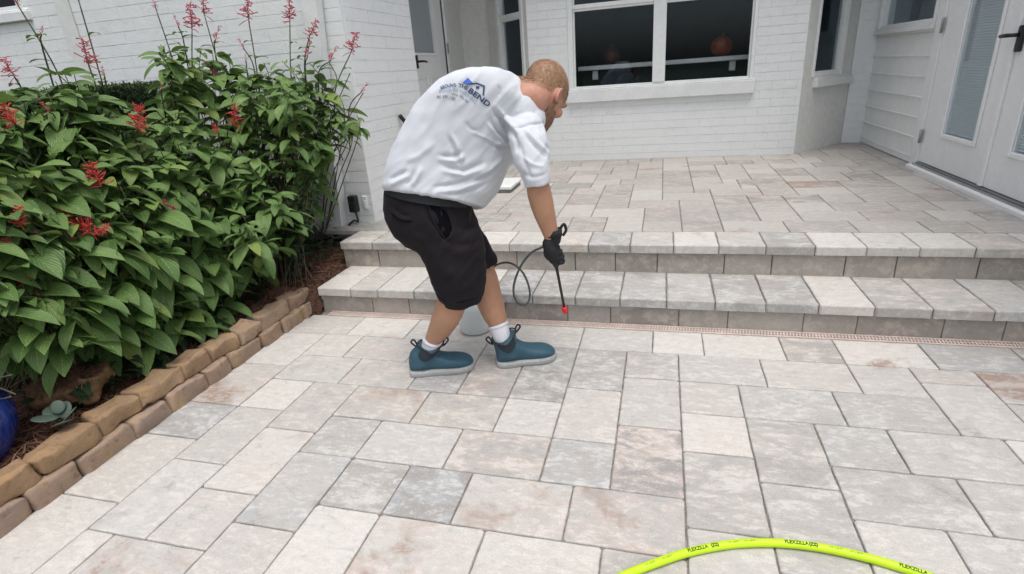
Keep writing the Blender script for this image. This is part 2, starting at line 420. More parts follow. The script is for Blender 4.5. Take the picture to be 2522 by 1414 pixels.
# porch floor: long stones lie along the steps
mb=MB(); fr=random.Random(21)
for a,b,c,d in greedy(-18,0,17,30,set(),fr,((3,2,6),(2,2,5),(2,3,3))):
    y0=Y2+.265+UY*b
    paver(mb,GX+.03+UX*a+(-.33 if a==-18 else 0),y0,GX+.03+UX*c,y0+UY*(d-b),Z2,col=(lambda q:(q[0],.3+.7*q[1],q[2],1))(tint(fr,.04)),r=fr)
mb.obj('porch_floor',PORCHM,kind='structure')

# channel drain at the foot of the steps
DR=empty('channel_drain',(.3,2.565,0),'long narrow pinkish white slotted drain grate along the foot of the steps','drain')
GRATE=plain('grate_plastic',(.60,.50,.45),.5,.3,60,.12)
d=MB(); d.box((-1.86,2.5365,-.05),(2.6,2.598,-.03)); d.obj('channel',plain('drain_dark',(.02,.018,.016),.9),DR)
d=MB()
for y0,y1 in ((2.5365,2.547),(2.5635,2.5685),(2.586,2.5965)): d.box((-1.86,y0,-.02),(2.6,y1,.002),bev=.001)
x=-1.86
while x<2.6:
    d.box((x,2.5472,-.018),(x+.0062,2.5633,.0005)); d.box((x+.003,2.5687,-.018),(x+.0092,2.5858,.0005)); x+=.0138
d.obj('grate',GRATE,DR)

# ------------------------------------------------------------------ planting bed and its edging
def soilz(x,y):
    e=max(0,min(1,(-2.0-x)/.35)); st=max(0,min(1,(y-2.35)/.4))*max(0,min(1,(x+3.2)/.9))
    q=max(0,min(1,(x+2.0)/.07)); k=max(0,min(1,(y-2.56)/.06))
    if q>0: return (.095+.10*st)*(1-q)+q*(-.05*(1-k)+.132*k)+.01*noise.noise(Vector((x*30,y*30,5.)))
    return .095+.03*e*(1-st)+.10*st+.02*noise.noise(Vector((x*3,y*3,.3)))+.012*noise.noise(Vector((x*11,y*11,2.)))
mb=MB(); nx,ny=70,70; vs=[];fs=[]
for j in range(ny+1):
    for i in range(nx+1):
        y=-1.6+4.98*j/ny; x=-7.0+(i/nx)**.55*(4.97 if y<2.50 else 5.09); vs.append((x,y,soilz(x,y)))
for j in range(ny):
    for i in range(nx): a=j*(nx+1)+i; fs.append((a,a+1,a+nx+2,a+nx+1))
mb.add(vs,fs,smooth=True)
SOIL=plain('mulch_soil',(.105,.060,.042),.95,.1,70,.45,.9,.02)
mb.obj('planting_bed',SOIL,kind='structure')
def stone(mb,c,hx,hy,hz,r,col,e=.30,amp=.006,mat=None,n=34,m=18):
    sd=Vector((r.uniform(0,99),r.uniform(0,99),r.uniform(0,99))); rings=[]
    pw=lambda v: math.copysign(abs(v)**e,v)
    for i in range(m+1):
        t=-math.pi/2+math.pi*(i+.03)/(m+.06); ring=[]
        for k in range(n):
            a=2*math.pi*k/n; p=Vector((hx*pw(math.cos(t))*pw(math.cos(a)),hy*pw(math.cos(t))*pw(math.sin(a)),hz*pw(math.sin(t))))
            q=p+Vector(c); nz=noise.noise_vector(q*14+sd)*amp+noise.noise_vector(q*45+sd)*amp*.4
            ring.append((mat@(p+nz)+Vector(c)) if mat else q+nz)
        rings.append(ring)
    mb.loft(rings,0,col)
def edge_mat():
    k=NM('tumbled_edging_stone',.9,.15); co=k.coord(); a=k.attr(); sep=k.n('ShaderNodeSeparateColor'); k.l(a.outputs['Color'],sep.inputs[0])
    b=k.noise(co,11,5,.65); f=k.noise(co,120,4,.7); m=k.noise(co,32,4)
    c=k.mix((.265,.170,.095),(.335,.23,.14),sep.outputs[1]); gr=k.mix((.27,.18,.135),(.37,.30,.25),b)
    c=k.mix(c,gr,sep.outputs[0]); c=k.mix(c,(.43,.27,.12),k.math('MULTIPLY',k.ramp(b,[(.5,0.),(.7,1.)]),.6))
    c=k.mix(c,(.15,.085,.04),k.math('MULTIPLY',k.ramp(m,[(.3,1.),(.45,0.)]),.5)); c=k.mix(c,(.5,.42,.34),k.math('MULTIPLY',k.ramp(f,[(.6,0.),(.75,1.)]),.5))
    k.color(c); n=k.bump(f,.5,.004); k.normal(k.bump(m,.4,.01,n)); return k.m
mb=MB(); er=random.Random(3)
bj=[-.9,-.66,-.45,-.22,.03,.24,.44,.62,.79,.956,1.132,1.35,1.529,1.743,1.891,2.115,2.284,2.46,2.555]
tj=[-.8,-.58,-.33,-.12,.1,.32,.52,.80,1.028,1.249,1.432,1.652,1.815,1.993,2.15,2.399,2.60]
for a,b in zip(bj,bj[1:]): stone(mb,(-2.020+er.uniform(-.004,.004)+.02*max(0,(a-1.7)),(a+b)/2,.032),.050,(b-a)/2-.003,.044,er,(er.uniform(.65,1.0),er.random(),0,1),e=.24,amp=.012)
for a,b in zip(tj,tj[1:]):
    stone(mb,(-2.040+er.uniform(-.012,.012)+.02*max(0,(a-1.7)),(a+b)/2,.112),.052,(b-a)/2-.003,.039,er,(er.uniform(0,.35) if b<2.1 else .6,er.random(),0,1),e=.26,amp=.017)
mb.obj('edging_wall',edge_mat(),label='low two course edging wall of tumbled ochre stones beside the patio',category='edging')

# ------------------------------------------------------------------ house
HOUSE=empty('house',(0,6.4,.3),'white painted brick house with bay window round the raised porch','house')
def frame_m(o,u):
    u=Vector(u).normalized(); d=Vector((0,0,1)).cross(u)
    m=Matrix.Identity(4)
    for i in range(3): m[i][0]=u[i]; m[i][1]=d[i]; m[i][2]=(0,0,1)[i]; m[i][3]=o[i]
    return m
def cut(u0,u1,z,holes):
    seg=[(u0,u1)]
    for a,b,c,d in holes:
        if c<z<d:
            ns=[]
            for p,q in seg:
                if b<=p or a>=q: ns.append((p,q)); continue
                if a>p: ns.append((p,a))
                if b<q: ns.append((b,q))
            seg=ns
    return seg
def solid_wall(mb,m,u0,u1,z0,z1,holes,d0,d1,mi=0):
    zs=sorted({z0,z1}|{z for h in holes for z in h[2:] if z0<z<z1})
    for a,b in zip(zs,zs[1:]):
        for p,q in cut(u0,u1,(a+b)/2,holes): mb.box((p,d0,a),(q,d1,b),mi,mat=m)
def brick_wall(m,u0,u1,z0,z1,holes,seed,name='brick_wall'):
    r=random.Random(seed); mb=MB(); H=.0775; solid_wall(mb,m,u0+.001,u1-.001,z0,z1,holes,.0035,.13)
    row=0; z=z0
    while z<z1-.01:
        zt=min(z+H,z1)
        for a,b in cut(u0,u1,(z+zt)/2,holes):
            p=a-(.105 if row%2 else 0)
            while p<b:
                q=p+.21; s0=max(p,a); s1=min(q,b)
                if s1-s0>.012:
                    o=-r.uniform(0,.0016); g1=r.uniform(.0006,.0026); gx=.0005
                    t=r.uniform(-.0012,.0012)
                    vs=[]
                    mb.box((s0+(gx if s0>a else 0),o-.001,z+g1),(s1-(gx if s1<b else 0),.02,zt-r.uniform(.0003,.0008)),mat=m)
                p=q
        z=zt; row+=1
    return mb.obj(name,BRICK,HOUSE)
def window(m,u0,u1,z0,z1,fw=.045,mull=(),rails=(),sill=None,dep=.05,label=None,glass=None,bott=.03,right_fw=None):
    mb=MB(); rf=right_fw or fw
    mb.box((u0,-.012,z0),(u0+fw,dep+.03,z1),bev=.003,mat=m); mb.box((u1-rf,-.012,z0),(u1,dep+.03,z1),bev=.003,mat=m)
    mb.box((u0+fw,.004,z0),(u1-rf,dep+.03,z0+bott),bev=.003,mat=m); mb.box((u0+fw,-.01,z1-.05),(u1-rf,dep+.03,z1),bev=.003,mat=m)
    # inner step of the sash
    mb.box((u0+fw,.022,z0+bott),(u0+fw+.016,dep+.01,z1-.05),bev=.002,mat=m); mb.box((u1-rf-.016,.022,z0+bott),(u1-rf,dep+.01,z1-.05),bev=.002,mat=m)
    for a,b in mull: mb.box((a,-.008,z0+bott),(b,dep+.028,z1-.05),bev=.003,mat=m)
    for a,b,c,d in rails: mb.box((a,.002,c),(b,dep+.02,d),bev=.003,mat=m); mb.box((a,.012,c-.02),(b,dep+.015,c),bev=.002,mat=m)
    w=mb.obj('window',VINYL,HOUSE)
    if label: w['label']=label
    es=[u0+fw]+[x for ab in mull for x in ab]+[u1-rf]
    for a,b in zip(es[::2],es[1::2]):
        p=MB(); p.box((a+.004,dep-.003,z0+bott+.004),(b-.004,dep+.003,z1-.054),mat=m); p.obj('pane',glass or GLASS,w)
    if sill:
        a,b,c,d,pr_=sill; p=MB(); p.box((a,-pr_,c),(b,.03,d-.012),bev=.004,mat=m); p.box((a+.003,-pr_+.012,d-.0118),(b-.003,.03,d),bev=.003,mat=m); p.obj('sill',WHITE,w)
    return w
ZT=2.72
# wing on the left, its end pier
mL=frame_m((0,3.404,0),(1,0,0))
brick_wall(mL,-7.0,-1.943,.06,ZT,[(-6.2,-4.47,1.9,2.6)],31)
mb=MB(); mb.box((-4.155,-.022,.06),(-4.035,-.0042,ZT),bev=.004,mat=mL); mb.obj('pilaster',STUCCO,HOUSE)
PINKG=glass_mat('tinted_window_glass',(.45,.36,.36))
window(mL,-6.2,-4.47,1.905,2.6,fw=.05,sill=(-6.25,-4.42,1.83,1.904,.03),glass=PINKG,label='window high on the left wing with a pale sill')
mb=MB(); mb.box((-6.2,3.56,1.85),(-4.4,3.6,2.65)); mb.obj('curtain',plain('mauve_curtain',(.20,.15,.16),.9),HOUSE)
mP=frame_m((-1.943,0,0),(0,1,0))
brick_wall(mP,3.4365,4.45,Z2-.02,ZT,[],32)
# recess with the entry door
mE=frame_m((-2.25,0,0),(0,1,0)); mb=MB()
solid_wall(mb,mE,4.452,6.62,Z2-.02,ZT,[(5.04,5.99,0,2.42)],0,.1); mb.box((-2.249,4.40,Z2-.02),(-2.08,4.4515,ZT)); mb.box((-2.249,6.55,Z2-.02),(-1.86,6.65,ZT))
mb.obj('stucco_wall',STUCCO,HOUSE)
mb=MB(); mb.box((4.96,-.02,Z2),(5.04,.02,2.5),bev=.004,mat=mE); mb.box((5.99,-.02,Z2),(6.07,.02,2.5),bev=.004,mat=mE); mb.box((5.04,-.02,2.42),(5.99,.02,2.5),bev=.004,mat=mE); mb.obj('door_casing',WHITE,HOUSE)
mb=MB(); m=mE
mb.box((5.045,.012,.345),(5.16,.055,2.415),mat=m); mb.box((5.71,.012,.345),(5.985,.055,2.415),mat=m); mb.box((5.16,.012,.345),(5.71,.055,1.47),mat=m); mb.box((5.16,.012,2.28),(5.71,.055,2.415),mat=m)
for a,b in ((5.17,5.40),(5.48,5.71)):
    for q in ((a,b,.52,.535),(a,b,1.235,1.25),(a,a+.015,.535,1.235),(b-.015,b,.535,1.235)): mb.box((q[0],.0,q[2]),(q[1],.0118,q[3]),bev=.004,mat=m)
for q in ((5.135,5.16,1.445,2.305),(5.71,5.735,1.445,2.305),(5.16,5.71,1.445,1.47),(5.16,5.71,2.28,2.305)): mb.box((q[0],-.002,q[2]),(q[1],.0118,q[3]),bev=.004,mat=m)
ED=mb.obj('entry_door',DOORW,HOUSE)
FROST=NM('frosted_glass',.35,.5); FROST.color((.30,.33,.35)); FROST=FROST.m
mb=MB(); mb.box((5.162,.028,1.472),(5.708,.036,2.278),mat=m); mb.obj('pane',FROST,ED)
mb=MB(); mb.box((5.175,-.004,1.33),(5.215,.0115,1.45),bev=.006,mat=m); mb.tube([mE@Vector(p) for p in ((5.195,-.004,1.39),(5.195,-.05,1.39),(5.23,-.055,1.39),(5.30,-.052,1.385))],.010,8); mb.obj('handle',BLACKP,ED)
for z in (.62,1.515,2.2):
    mb=MB(); mb.box((5.978,-.024,z-.05),(5.998,-.0202,z+.05),mat=m); mb.tube([mE@Vector((5.988,-.028,z-.05)),mE@Vector((5.988,-.028,z+.05))],.007,8); mb.obj('hinge',GREYM,ED)
# bay window
ROOM=plain('unlit_room_tone',(.035,.042,.055),.8,.2)  # near-black puts the dimness of the unlit room into the colour
mB=frame_m((0,5.88,0),(1,0,0))
brick_wall(mB,-1.33,1.23,Z2-.02,ZT,[(-.925,.805,.98,2.25)],33)
window(mB,-.925,.805,1.0,2.25,fw=.05,mull=((-.109,.01),),rails=((-.875,-.109,1.757,1.795),(.01,.776,1.757,1.795)),sill=(-.945,.825,.90,1.03,.045),bott=.05,label='wide double window in the middle of the bay',right_fw=.03)
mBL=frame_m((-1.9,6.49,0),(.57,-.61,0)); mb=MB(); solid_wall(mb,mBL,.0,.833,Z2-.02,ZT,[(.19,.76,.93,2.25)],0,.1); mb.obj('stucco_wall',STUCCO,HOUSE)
window(mBL,.19,.76,.93,2.25,fw=.05,rails=((.24,.71,1.757,1.80),),sill=(.17,.78,.85,.929,.03),label='narrow window on the left slant of the bay')
mBR=frame_m((1.23,5.88,0),(.56,.61,0)); mb=MB(); solid_wall(mb,mBR,.002,.828,Z2-.02,ZT,[(.15,.65,1.0,2.25)],0,.1); mb.obj('stucco_wall',STUCCO,HOUSE)
window(mBR,.15,.65,1.0,2.25,fw=.025,sill=(.185,.80,.905,.99,.045),bott=.045,label='narrow window on the right slant of the bay')
for m_,a_,b_ in ((mBL,.06,.80),(mBR,.06,.78)):
    mb=MB(); mb.box((a_,.34,.8),(b_,.36,2.45),mat=m_); mb.box((a_,.11,.8),(b_,.3395,.82),mat=m_); mb.box((a_,.11,.8205),(a_+.02,.3395,2.45),mat=m_); mb.box((b_-.02,.11,.8205),(b_,.3395,2.45),mat=m_); mb.obj('room_interior',ROOM,HOUSE)  # shallow dark boxes added behind the slanted glass as unlit rooms
mC=frame_m((0,6.49,0),(1,0,0)); brick_wall(mC,1.793,2.0,Z2-.02,ZT,[],34)
# dark room seen through the bay
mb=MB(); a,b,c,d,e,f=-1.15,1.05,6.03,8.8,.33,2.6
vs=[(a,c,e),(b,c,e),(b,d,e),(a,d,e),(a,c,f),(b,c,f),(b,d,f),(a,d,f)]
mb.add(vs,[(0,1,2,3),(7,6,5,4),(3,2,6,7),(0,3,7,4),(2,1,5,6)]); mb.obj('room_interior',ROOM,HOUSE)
COUNTER=empty('indoor_counter',(0,6.3,.33),'white topped counter inside the room behind the bay window','counter')
p,q=at_y(1424,172,6.32),at_y(1850,138,6.32); mb=MB(); zc=(p.z+q.z)/2
mb.box((p.x,6.30,zc-.022),(q.x,6.72,zc+.022),bev=.005); mb.obj('counter_top',WHITE,COUNTER)
for px in (1466,1803):
    k=at_y(px,170,6.36).x; mb=MB(); mb.box((k-.03,6.34,zc-.12),(k+.03,6.42,zc-.0225),bev=.006); mb.obj('bracket',WHITE,COUNTER)
mb=MB(); mb.box((p.x+.03,6.45,.335),(q.x-.03,6.70,zc-.0225)); mb.obj('counter_base',ROOM,COUNTER)
def pumpkin(px,r,cr,lab):
    c=at_y(px,120,6.5); c.z=zc+.024+r*.82; mb=MB(); rings=[]
    for i in range(13):
        t=-math.pi/2+math.pi*(i+.05)/12.1
        rings.append([(c.x+r*math.cos(t)*(1-.07*abs(math.sin(4.5*2*math.pi*k/36)))*math.cos(2*math.pi*k/36),c.y+r*math.cos(t)*(1-.07*abs(math.sin(4.5*2*math.pi*k/36)))*math.sin(2*math.pi*k/36),c.z+r*.85*math.sin(t)) for k in range(36)])
    mb.loft(rings); e=empty('pumpkin',(c.x,c.y,zc+.024),lab,'pumpkin',group='orange pumpkins on the indoor counter')
    mb.obj('flesh',plain('pumpkin_orange',cr,.5,.4),e); s_=MB(); s_.tube([c+Vector((0,0,r*.8)),c+Vector((.008,0,r*1.0)),c+Vector((.02,0,r*1.1))],[.016,.011,.012],8); s_.obj('stem',plain('dry_stem',(.09,.07,.03),.8),e)
pumpkin(1777,.115,(.22,.042,.016),'dull orange pumpkin behind the right pane of the bay window'); pumpkin(1507,.10,(.06,.018,.010),'faint orange pumpkin behind the left pane of the bay window')
# wing on the right: siding, window, french door
mR=frame_m((1.96,0,0),(0,-1,0)); mb=MB()
hol=[(-6.46,-5.19,1.36,2.25),(-5.04,-2.985,0,2.42)]
solid_wall(mb,mR,-6.495,-1.4,Z2-.02,ZT,hol,.022,.12); mb.box((-2.93,.022,-.05),(-1.4,.12,Z2-.0205),mat=mR)
z=.372; first=True
while z<ZT-.02:
    zt=min(z+.152,ZT)
    for a,b in cut(-6.495,-5.165,z+.02,[hol[0]]):
        if cut(a,b,zt-.02,[hol[0]])!=[(a,b)]:
            zt=min(zt,1.30)
        vs=[(a,.004,z),(b,.004,z),(b,.0205,zt),(a,.0205,zt),(a,.0215,z),(b,.0215,z),(a,.009,z+.012),(b,.009,z+.012)]
        mb.add([mR@Vector(v) for v in vs],[(0,1,7,6),(6,7,2,3),(0,4,5,1)])
    z+=.152
mb.box((-6.495,.006,.325),(-5.165,.0215,.368),bev=.003,mat=mR)
mb.obj('siding',VINYL,HOUSE)
window(mR,-6.455,-5.195,1.37,2.25,fw=.045,sill=(-6.47,-5.19,1.325,1.372,.03),label='window above the white siding')
mb=MB(); mb.box((2.02,5.2,1.35),(3.4,6.5,1.37)); mb.box((2.3,5.85,1.37),(2.33,6.5,2.3)); mb.obj('room_interior',plain('pale_room',(.30,.32,.33),.8),HOUSE)
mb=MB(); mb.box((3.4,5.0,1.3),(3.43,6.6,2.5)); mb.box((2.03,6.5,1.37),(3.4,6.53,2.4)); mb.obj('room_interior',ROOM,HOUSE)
mb=MB(); mb.box((-5.16,-.016,Z2+.004),(-5.03,.03,2.5),bev=.004,mat=mR); mb.box((-3.1,-.016,Z2+.004),(-2.97,.03,2.5),bev=.004,mat=mR); mb.box((-5.029,-.014,2.43),(-3.101,.03,2.5),bev=.004,mat=mR); mb.obj('door_casing',DOORW,HOUSE)
mb=MB(); mb.box((-5.06,-.075,Z2-.01),(-3.0,.03,Z2+.028),bev=.006,mat=mR); mb.obj('door_sill',DOORW,HOUSE)
mb=MB(); mb.box((-5.028,-.045,Z2+.0285),(-3.02,-.03,Z2+.038),bev=.002,mat=mR); mb.box((-5.028,-.022,Z2+.0285),(-3.02,.02,Z2+.047),bev=.002,mat=mR); mb.obj('threshold',GREYM,HOUSE)
BLIND=plain('blind_slat',(.72,.75,.77),.5,.4,30,.04)
def leaf(u0,u1,g0,g1,hand,lab):
    mb=MB(); z0,z1=.372,2.42; gz0,gz1=.615,2.25; m=mR
    mb.box((u0,-.006,z0),(g0,.035,z1),mat=m); mb.box((g1,-.006,z0),(u1,.035,z1),mat=m); mb.box((g0,-.006,z0),(g1,.035,gz0),mat=m); mb.box((g0,-.006,gz1),(g1,.035,z1),mat=m)
    for q in ((g0-.028,g0,gz0-.03,gz1+.03),(g1,g1+.028,gz0-.03,gz1+.03),(g0,g1,gz0-.03,gz0),(g0,g1,gz1,gz1+.03)): mb.box((q[0],-.02,q[2]),(q[1],-.0062,q[3]),bev=.005,mat=m)
    L=mb.obj('french_door_leaf',DOORW,HOUSE); L['label']=lab
    p=MB(); p.box((g0+.001,.0,gz0+.001),(g1-.001,.003,gz1-.001),mat=m); p.obj('pane',GLASS,L)
    b=MB(); z=gz0+.008
    while z<gz1-.01:
        b.add([m@Vector(v) for v in ((g0+.002,.012,z),(g1-.002,.012,z),(g1-.002,.021,z+.0105),(g0+.002,.021,z+.0105))],[(0,1,2,3)]); z+=.0168
    b.box((g0+.002,.026,gz0+.002),(g1-.002,.03,gz1-.002),mat=m); b.obj('mini_blind',BLIND,L)
    return L
LA=leaf(-5.02,-4.056,-4.70,-4.262,0,'white door leaf with closed mini blind, its hinges on the siding side')
LB=leaf(-4.05,-3.11,-3.83,-3.36,1,'white door leaf carrying the black lever handle')
mb=MB(); mb.box((-4.085,-.024,.372),(-4.045,-.0065,2.42),bev=.003,mat=mR); mb.obj('astragal',DOORW,LB)
for z in (.56,1.34,2.1):
    mb=MB(); mb.box((-5.05,-.023,z-.05),(-5.008,-.0165,z+.05),bev=.002,mat=mR); mb.tube([mR@Vector((-5.026,-.026,z-.052)),mR@Vector((-5.026,-.026,z+.052))],.008,8); mb.obj('hinge',GREYM,LA)
mb=MB(); mb.box((-4.03,-.03,1.15),(-3.985,-.0065,1.29),bev=.006,mat=mR); mb.tube([mR@Vector(p) for p in ((-4.008,-.03,1.24),(-4.008,-.07,1.24),(-4.035,-.078,1.24),(-4.10,-.075,1.238))],[.011,.011,.012,.010],10); mb.obj('lever_handle',BLACKP,LB)
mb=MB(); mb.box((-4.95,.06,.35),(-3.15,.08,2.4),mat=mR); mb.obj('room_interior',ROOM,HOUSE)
# roof slabs out of view; eave depths shaped for the light below
mb=MB(); mb.box((-7.2,3.36,ZT),(-1.6,9.,ZT+.12)); mb.box((-1.599,5.45,ZT+.003),(1.899,9.,ZT+.123)); mb.box((1.9,1.3,ZT),(5.5,9.,ZT+.12)); mb.obj('roof',plain('roof_soffit',(.6,.61,.6),.7),HOUSE)
# downspout
mb=MB(); dm=WHITE
p0=Vector((-2.095,3.352,1.75)); p1=Vector((-2.222,3.352,.27)); dirv=(p0-p1); p0=p1+dirv*1.62
def sq(c,w,d): return [c+Vector((-w,-d,0)),c+Vector((w,-d,0)),c+Vector((w,d,0)),c+Vector((-w,d,0))]
mb.loft([sq(p1,.058,.042),sq(p1.lerp(p0,.19),.056,.040),sq(p1.lerp(p0,.1901),.049,.036),sq(p0,.047,.035)],smooth=False)
mb.box((p1.x-.04,3.39,.62),(p1.x+.12,3.403,.66)); mb.obj('downspout',dm,HOUSE)

# ================================================================== PLANTS AND LOOSE THINGS
def leaf(mb,base,dirv,L,Wd,pitch,droop,col,roll=0.,r=RND,rows=7):
    """pointed oval leaf: bends down along its length, folded at the midrib, wavy margin"""
    d=Vector((dirv.x,dirv.y,0)).normalized() if Vector((dirv.x,dirv.y,0)).length>1e-4 else Vector((1,0,0))
    side=Vector((0,0,1)).cross(d); p=Vector(base); vs=[];uv=[];fs=[]; ang=pitch; ph=r.uniform(0,6); fold=r.uniform(.12,.35)
    for i in range(rows+1):
        t=i/rows
        w=Wd*.5*max(.02,1.72*(t+.02)**.62*(1.005-t)**.92) if t>.04 else Wd*.03
        T=d*math.cos(ang)+Vector((0,0,1))*math.sin(ang); N=side.cross(T)*-1
        sd=side*math.cos(roll)+N*math.sin(roll); nn=N*math.cos(roll)-side*math.sin(roll)
        for c in (-1,-.5,0,.5,1):
            h=abs(c)*w*fold+ (.05*w*math.sin(9*t+ph+c*2) if abs(c)==1 else 0)
            vs.append(p+sd*(c*w)+nn*h); uv.append((.5+c*.5,t))
        p=p+T*(L/rows); ang-=droop/rows
    for i in range(rows):
        for k in range(4): a=i*5+k; fs.append((a,a+1,a+6,a+5))
    mb.add(vs,fs,0,col,uv,smooth=True)
BIGLEAF=leaf_mat('firespike_leaf',(.090,.172,.045),(.200,.320,.095),(.28,.36,.09),.44)
SMALLLEAF=leaf_mat('small_leaf',(.018,.042,.016),(.035,.080,.026),(.09,.13,.03),.5)
STEM=plain('green_stem',(.07,.075,.04),.7,.2,60,.2)
TWIG=plain('brown_twig',(.11,.085,.06),.8,.2,60,.25)

def surf(px,py):
    """front of the shrub: leans back from the edging, ends at the house wall"""
    d=ray(px,py); best=None
    for k in range(400):
        t=.9+k*.01; P=O+d*t
        z=P.z; q=max(0,min(1,(z-.1)/1.3)); xs=-2.36+.22*math.sin(min(1,q*1.15)*math.pi)-.30*q*q
        if P.x<xs and P.y>.6 or P.y>3.12: return t
    return 3.4
POLY=[(0,215),(60,215),(150,180),(215,180),(250,250),(395,262),(400,190),(375,130),(430,105),(560,130),(640,180),(720,170),(790,200),(840,290),(820,350),(770,395),(745,470),(705,540),(650,590),(590,640),(540,700),(480,730),(400,750),(300,770),(200,775),(100,770),(0,740),(-160,740),(-160,215)]
def inpoly(x,y,P):
    c=False;j=len(P)-1
    for i in range(len(P)):
        if (P[i][1]>y)!=(P[j][1]>y) and x<(P[j][0]-P[i][0])*(y-P[i][1])/(P[j][1]-P[i][1])+P[i][0]: c=not c
        j=i
    return c
SHRUB=empty('flowering_shrub',(-2.9,2.3,.12),'large leafy green shrub with red flower spikes filling the planting bed','shrub')
lr=random.Random(77); LV=MB(); ST=MB()
def cluster(P,r,n=3,size=1.,bright=0.,stem=True,toward=None):
    """a shoot: opposite pairs of leaves, each pair turned a quarter"""
    up=Vector((r.uniform(-.25,.35),r.uniform(-.35,.15),1)).normalized(); a0=r.uniform(0,math.pi)
    for k in range(n):
        q=P-up*(.055*k*size+.01)
        L=size*(.105+.042*k)*r.uniform(.7,1.25); L=min(L,.205*size)
        for s in (0,1):
            a=a0+k*math.pi/2+s*math.pi+r.uniform(-.3,.3)
            if math.cos(a+.85)<-.1 and r.random()<.62: a=-.85+r.gauss(0,.75)
            dv=Vector((math.cos(a),math.sin(a),0))
            yl=r.random()<.10
            col=(min(1,max(0,r.gauss(.45,.28)+bright)),(r.uniform(.35,.9) if yl else max(0,bright*.35)),0,1)
            leaf(LV,q+dv*.012,dv,L,L*r.uniform(.56,.74),r.uniform(-.25,.6)-.13*k,r.uniform(.5,1.2),col,r.uniform(-.5,.5),r)
    if stem:
        bx=P-up*(.06*n*size); g=Vector((min(-2.3,bx.x-r.uniform(.25,.6)),min(3.2,bx.y+r.uniform(-.1,.3)),.12))
        m=bx.lerp(g,.35)+Vector((-.10,.08,-.05))+Vector((r.uniform(-.05,.05),r.uniform(-.05,.05),.05))
        ST.tube(spline([P,bx,m,g],4),[.0022]*5+[.0032]*4+[.0045]*4,5)
def pick(n,lay,r,size=(.8,1.15)):
    k=0; placed=[]
    tries=0
    while k<n and tries<n*60:
        tries+=1
        x=r.uniform(-150,860); y=r.uniform(100,850)
        if not inpoly(x,y,POLY): continue
        if any((x-a)**2+(y-b)**2<(40-.006*tries)**2 for a,b in placed): continue
        placed.append((x,y)); t=surf(x,y)+lay+r.uniform(-.05,.08)
        P=at_d(x,y,t)
        if P.y>3.22 or P.z<.12: continue
        sc=r.uniform(*size)*(.85 if x>650 else 1.)
        cluster(P,r,3 if y<300 else r.choice((3,3,4)),sc,bright=.12 if y<420 else 0.)
        k+=1
pick(235,.0,lr); pick(150,.15,lr,(.9,1.2)); pick(60,.32,lr,(.9,1.2))
for px,py,dt,sz in ((118,805,-.04,1.05),(60,770,-.02,.9),(425,748,-.03,1.15),(505,712,-.02,1.0),(330,775,-.0,1.1),(480,790,-.02,.9),(880,285,0,.55),(845,300,0,.6),(862,320,0,.5),(830,265,0,.7),(800,240,0,.8),(790,300,.05,.8),(430,170,0,.75),(395,110,.05,.8),(470,150,0,.7),(140,180,0,.9),(392,128,0,.8),(405,180,0,.9),(440,105,0,.7),(520,150,0,.8),(560,140,0,.9),(605,165,0,.9),(650,155,0,.9),(695,150,0,.9),(735,158,0,.9),(765,158,0,.9),(795,195,0,.9),(835,235,0,.7),(720,205,0,1),(680,195,0,1),(640,195,0,1),(600,205,0,1),(560,195,0,1),(755,235,0,1),(700,240,0,1),(655,245,0,1),(780,265,0,.9),(815,270,0,.9),(600,250,0,1),(735,285,0,1),(770,320,0,.9),(690,300,0,1)):
    cluster(at_d(px,py,surf(px,py)+dt),lr,3,sz,bright=.25 if py>700 else .1)
for k in range(75):
    x=lr.uniform(590,800); y=lr.uniform(190,590)
    if inpoly(x,y,POLY):
        P=at_d(x,y,surf(x,y)-lr.uniform(-.02,.40))
        if P.z>.3 and P.x<-1.95: cluster(P,lr,3,lr.uniform(.7,.95),bright=.12 if y<400 else 0.)
# flower spikes, three shapes
PINK=plain('firespike_flower_pink',(.47,.075,.11),.55,.3,90,.15); RED=plain('firespike_flower_red',(.52,.052,.05),.55,.3,90,.15)
def spike_mesh(seed,n,Lf,mat):
    r=random.Random(seed); mb=MB()
    mb.tube([(0,0,0),(0,0,.5),(0,0,1.)],[.028,.022,.008],5)
    for k in range(n):
        z=(k+.5)/n; a=r.uniform(0,6.28); L=Lf*(1.1-.5*z)*r.uniform(.35,1.35); dv=Vector((math.cos(a),math.sin(a),r.uniform(-.5,1.0))).normalized()
        p=Vector((0,0,z*.97)); q=p+dv*L*.6; e=q+(dv+Vector((0,0,r.uniform(-.3,.15)))).normalized()*L*.4
        mb.tube([p,p.lerp(q,.5),q,e],[.010,.016,.022,.030 if r.random()<.5 else .014],4)
    me=mb.mesh('flower_spike'); me.materials.append(mat); return me
SPK=[spike_mesh(1,34,.36,PINK),spike_mesh(2,46,.42,PINK),spike_mesh(3,52,.46,RED),spike_mesh(4,26,.30,PINK)]
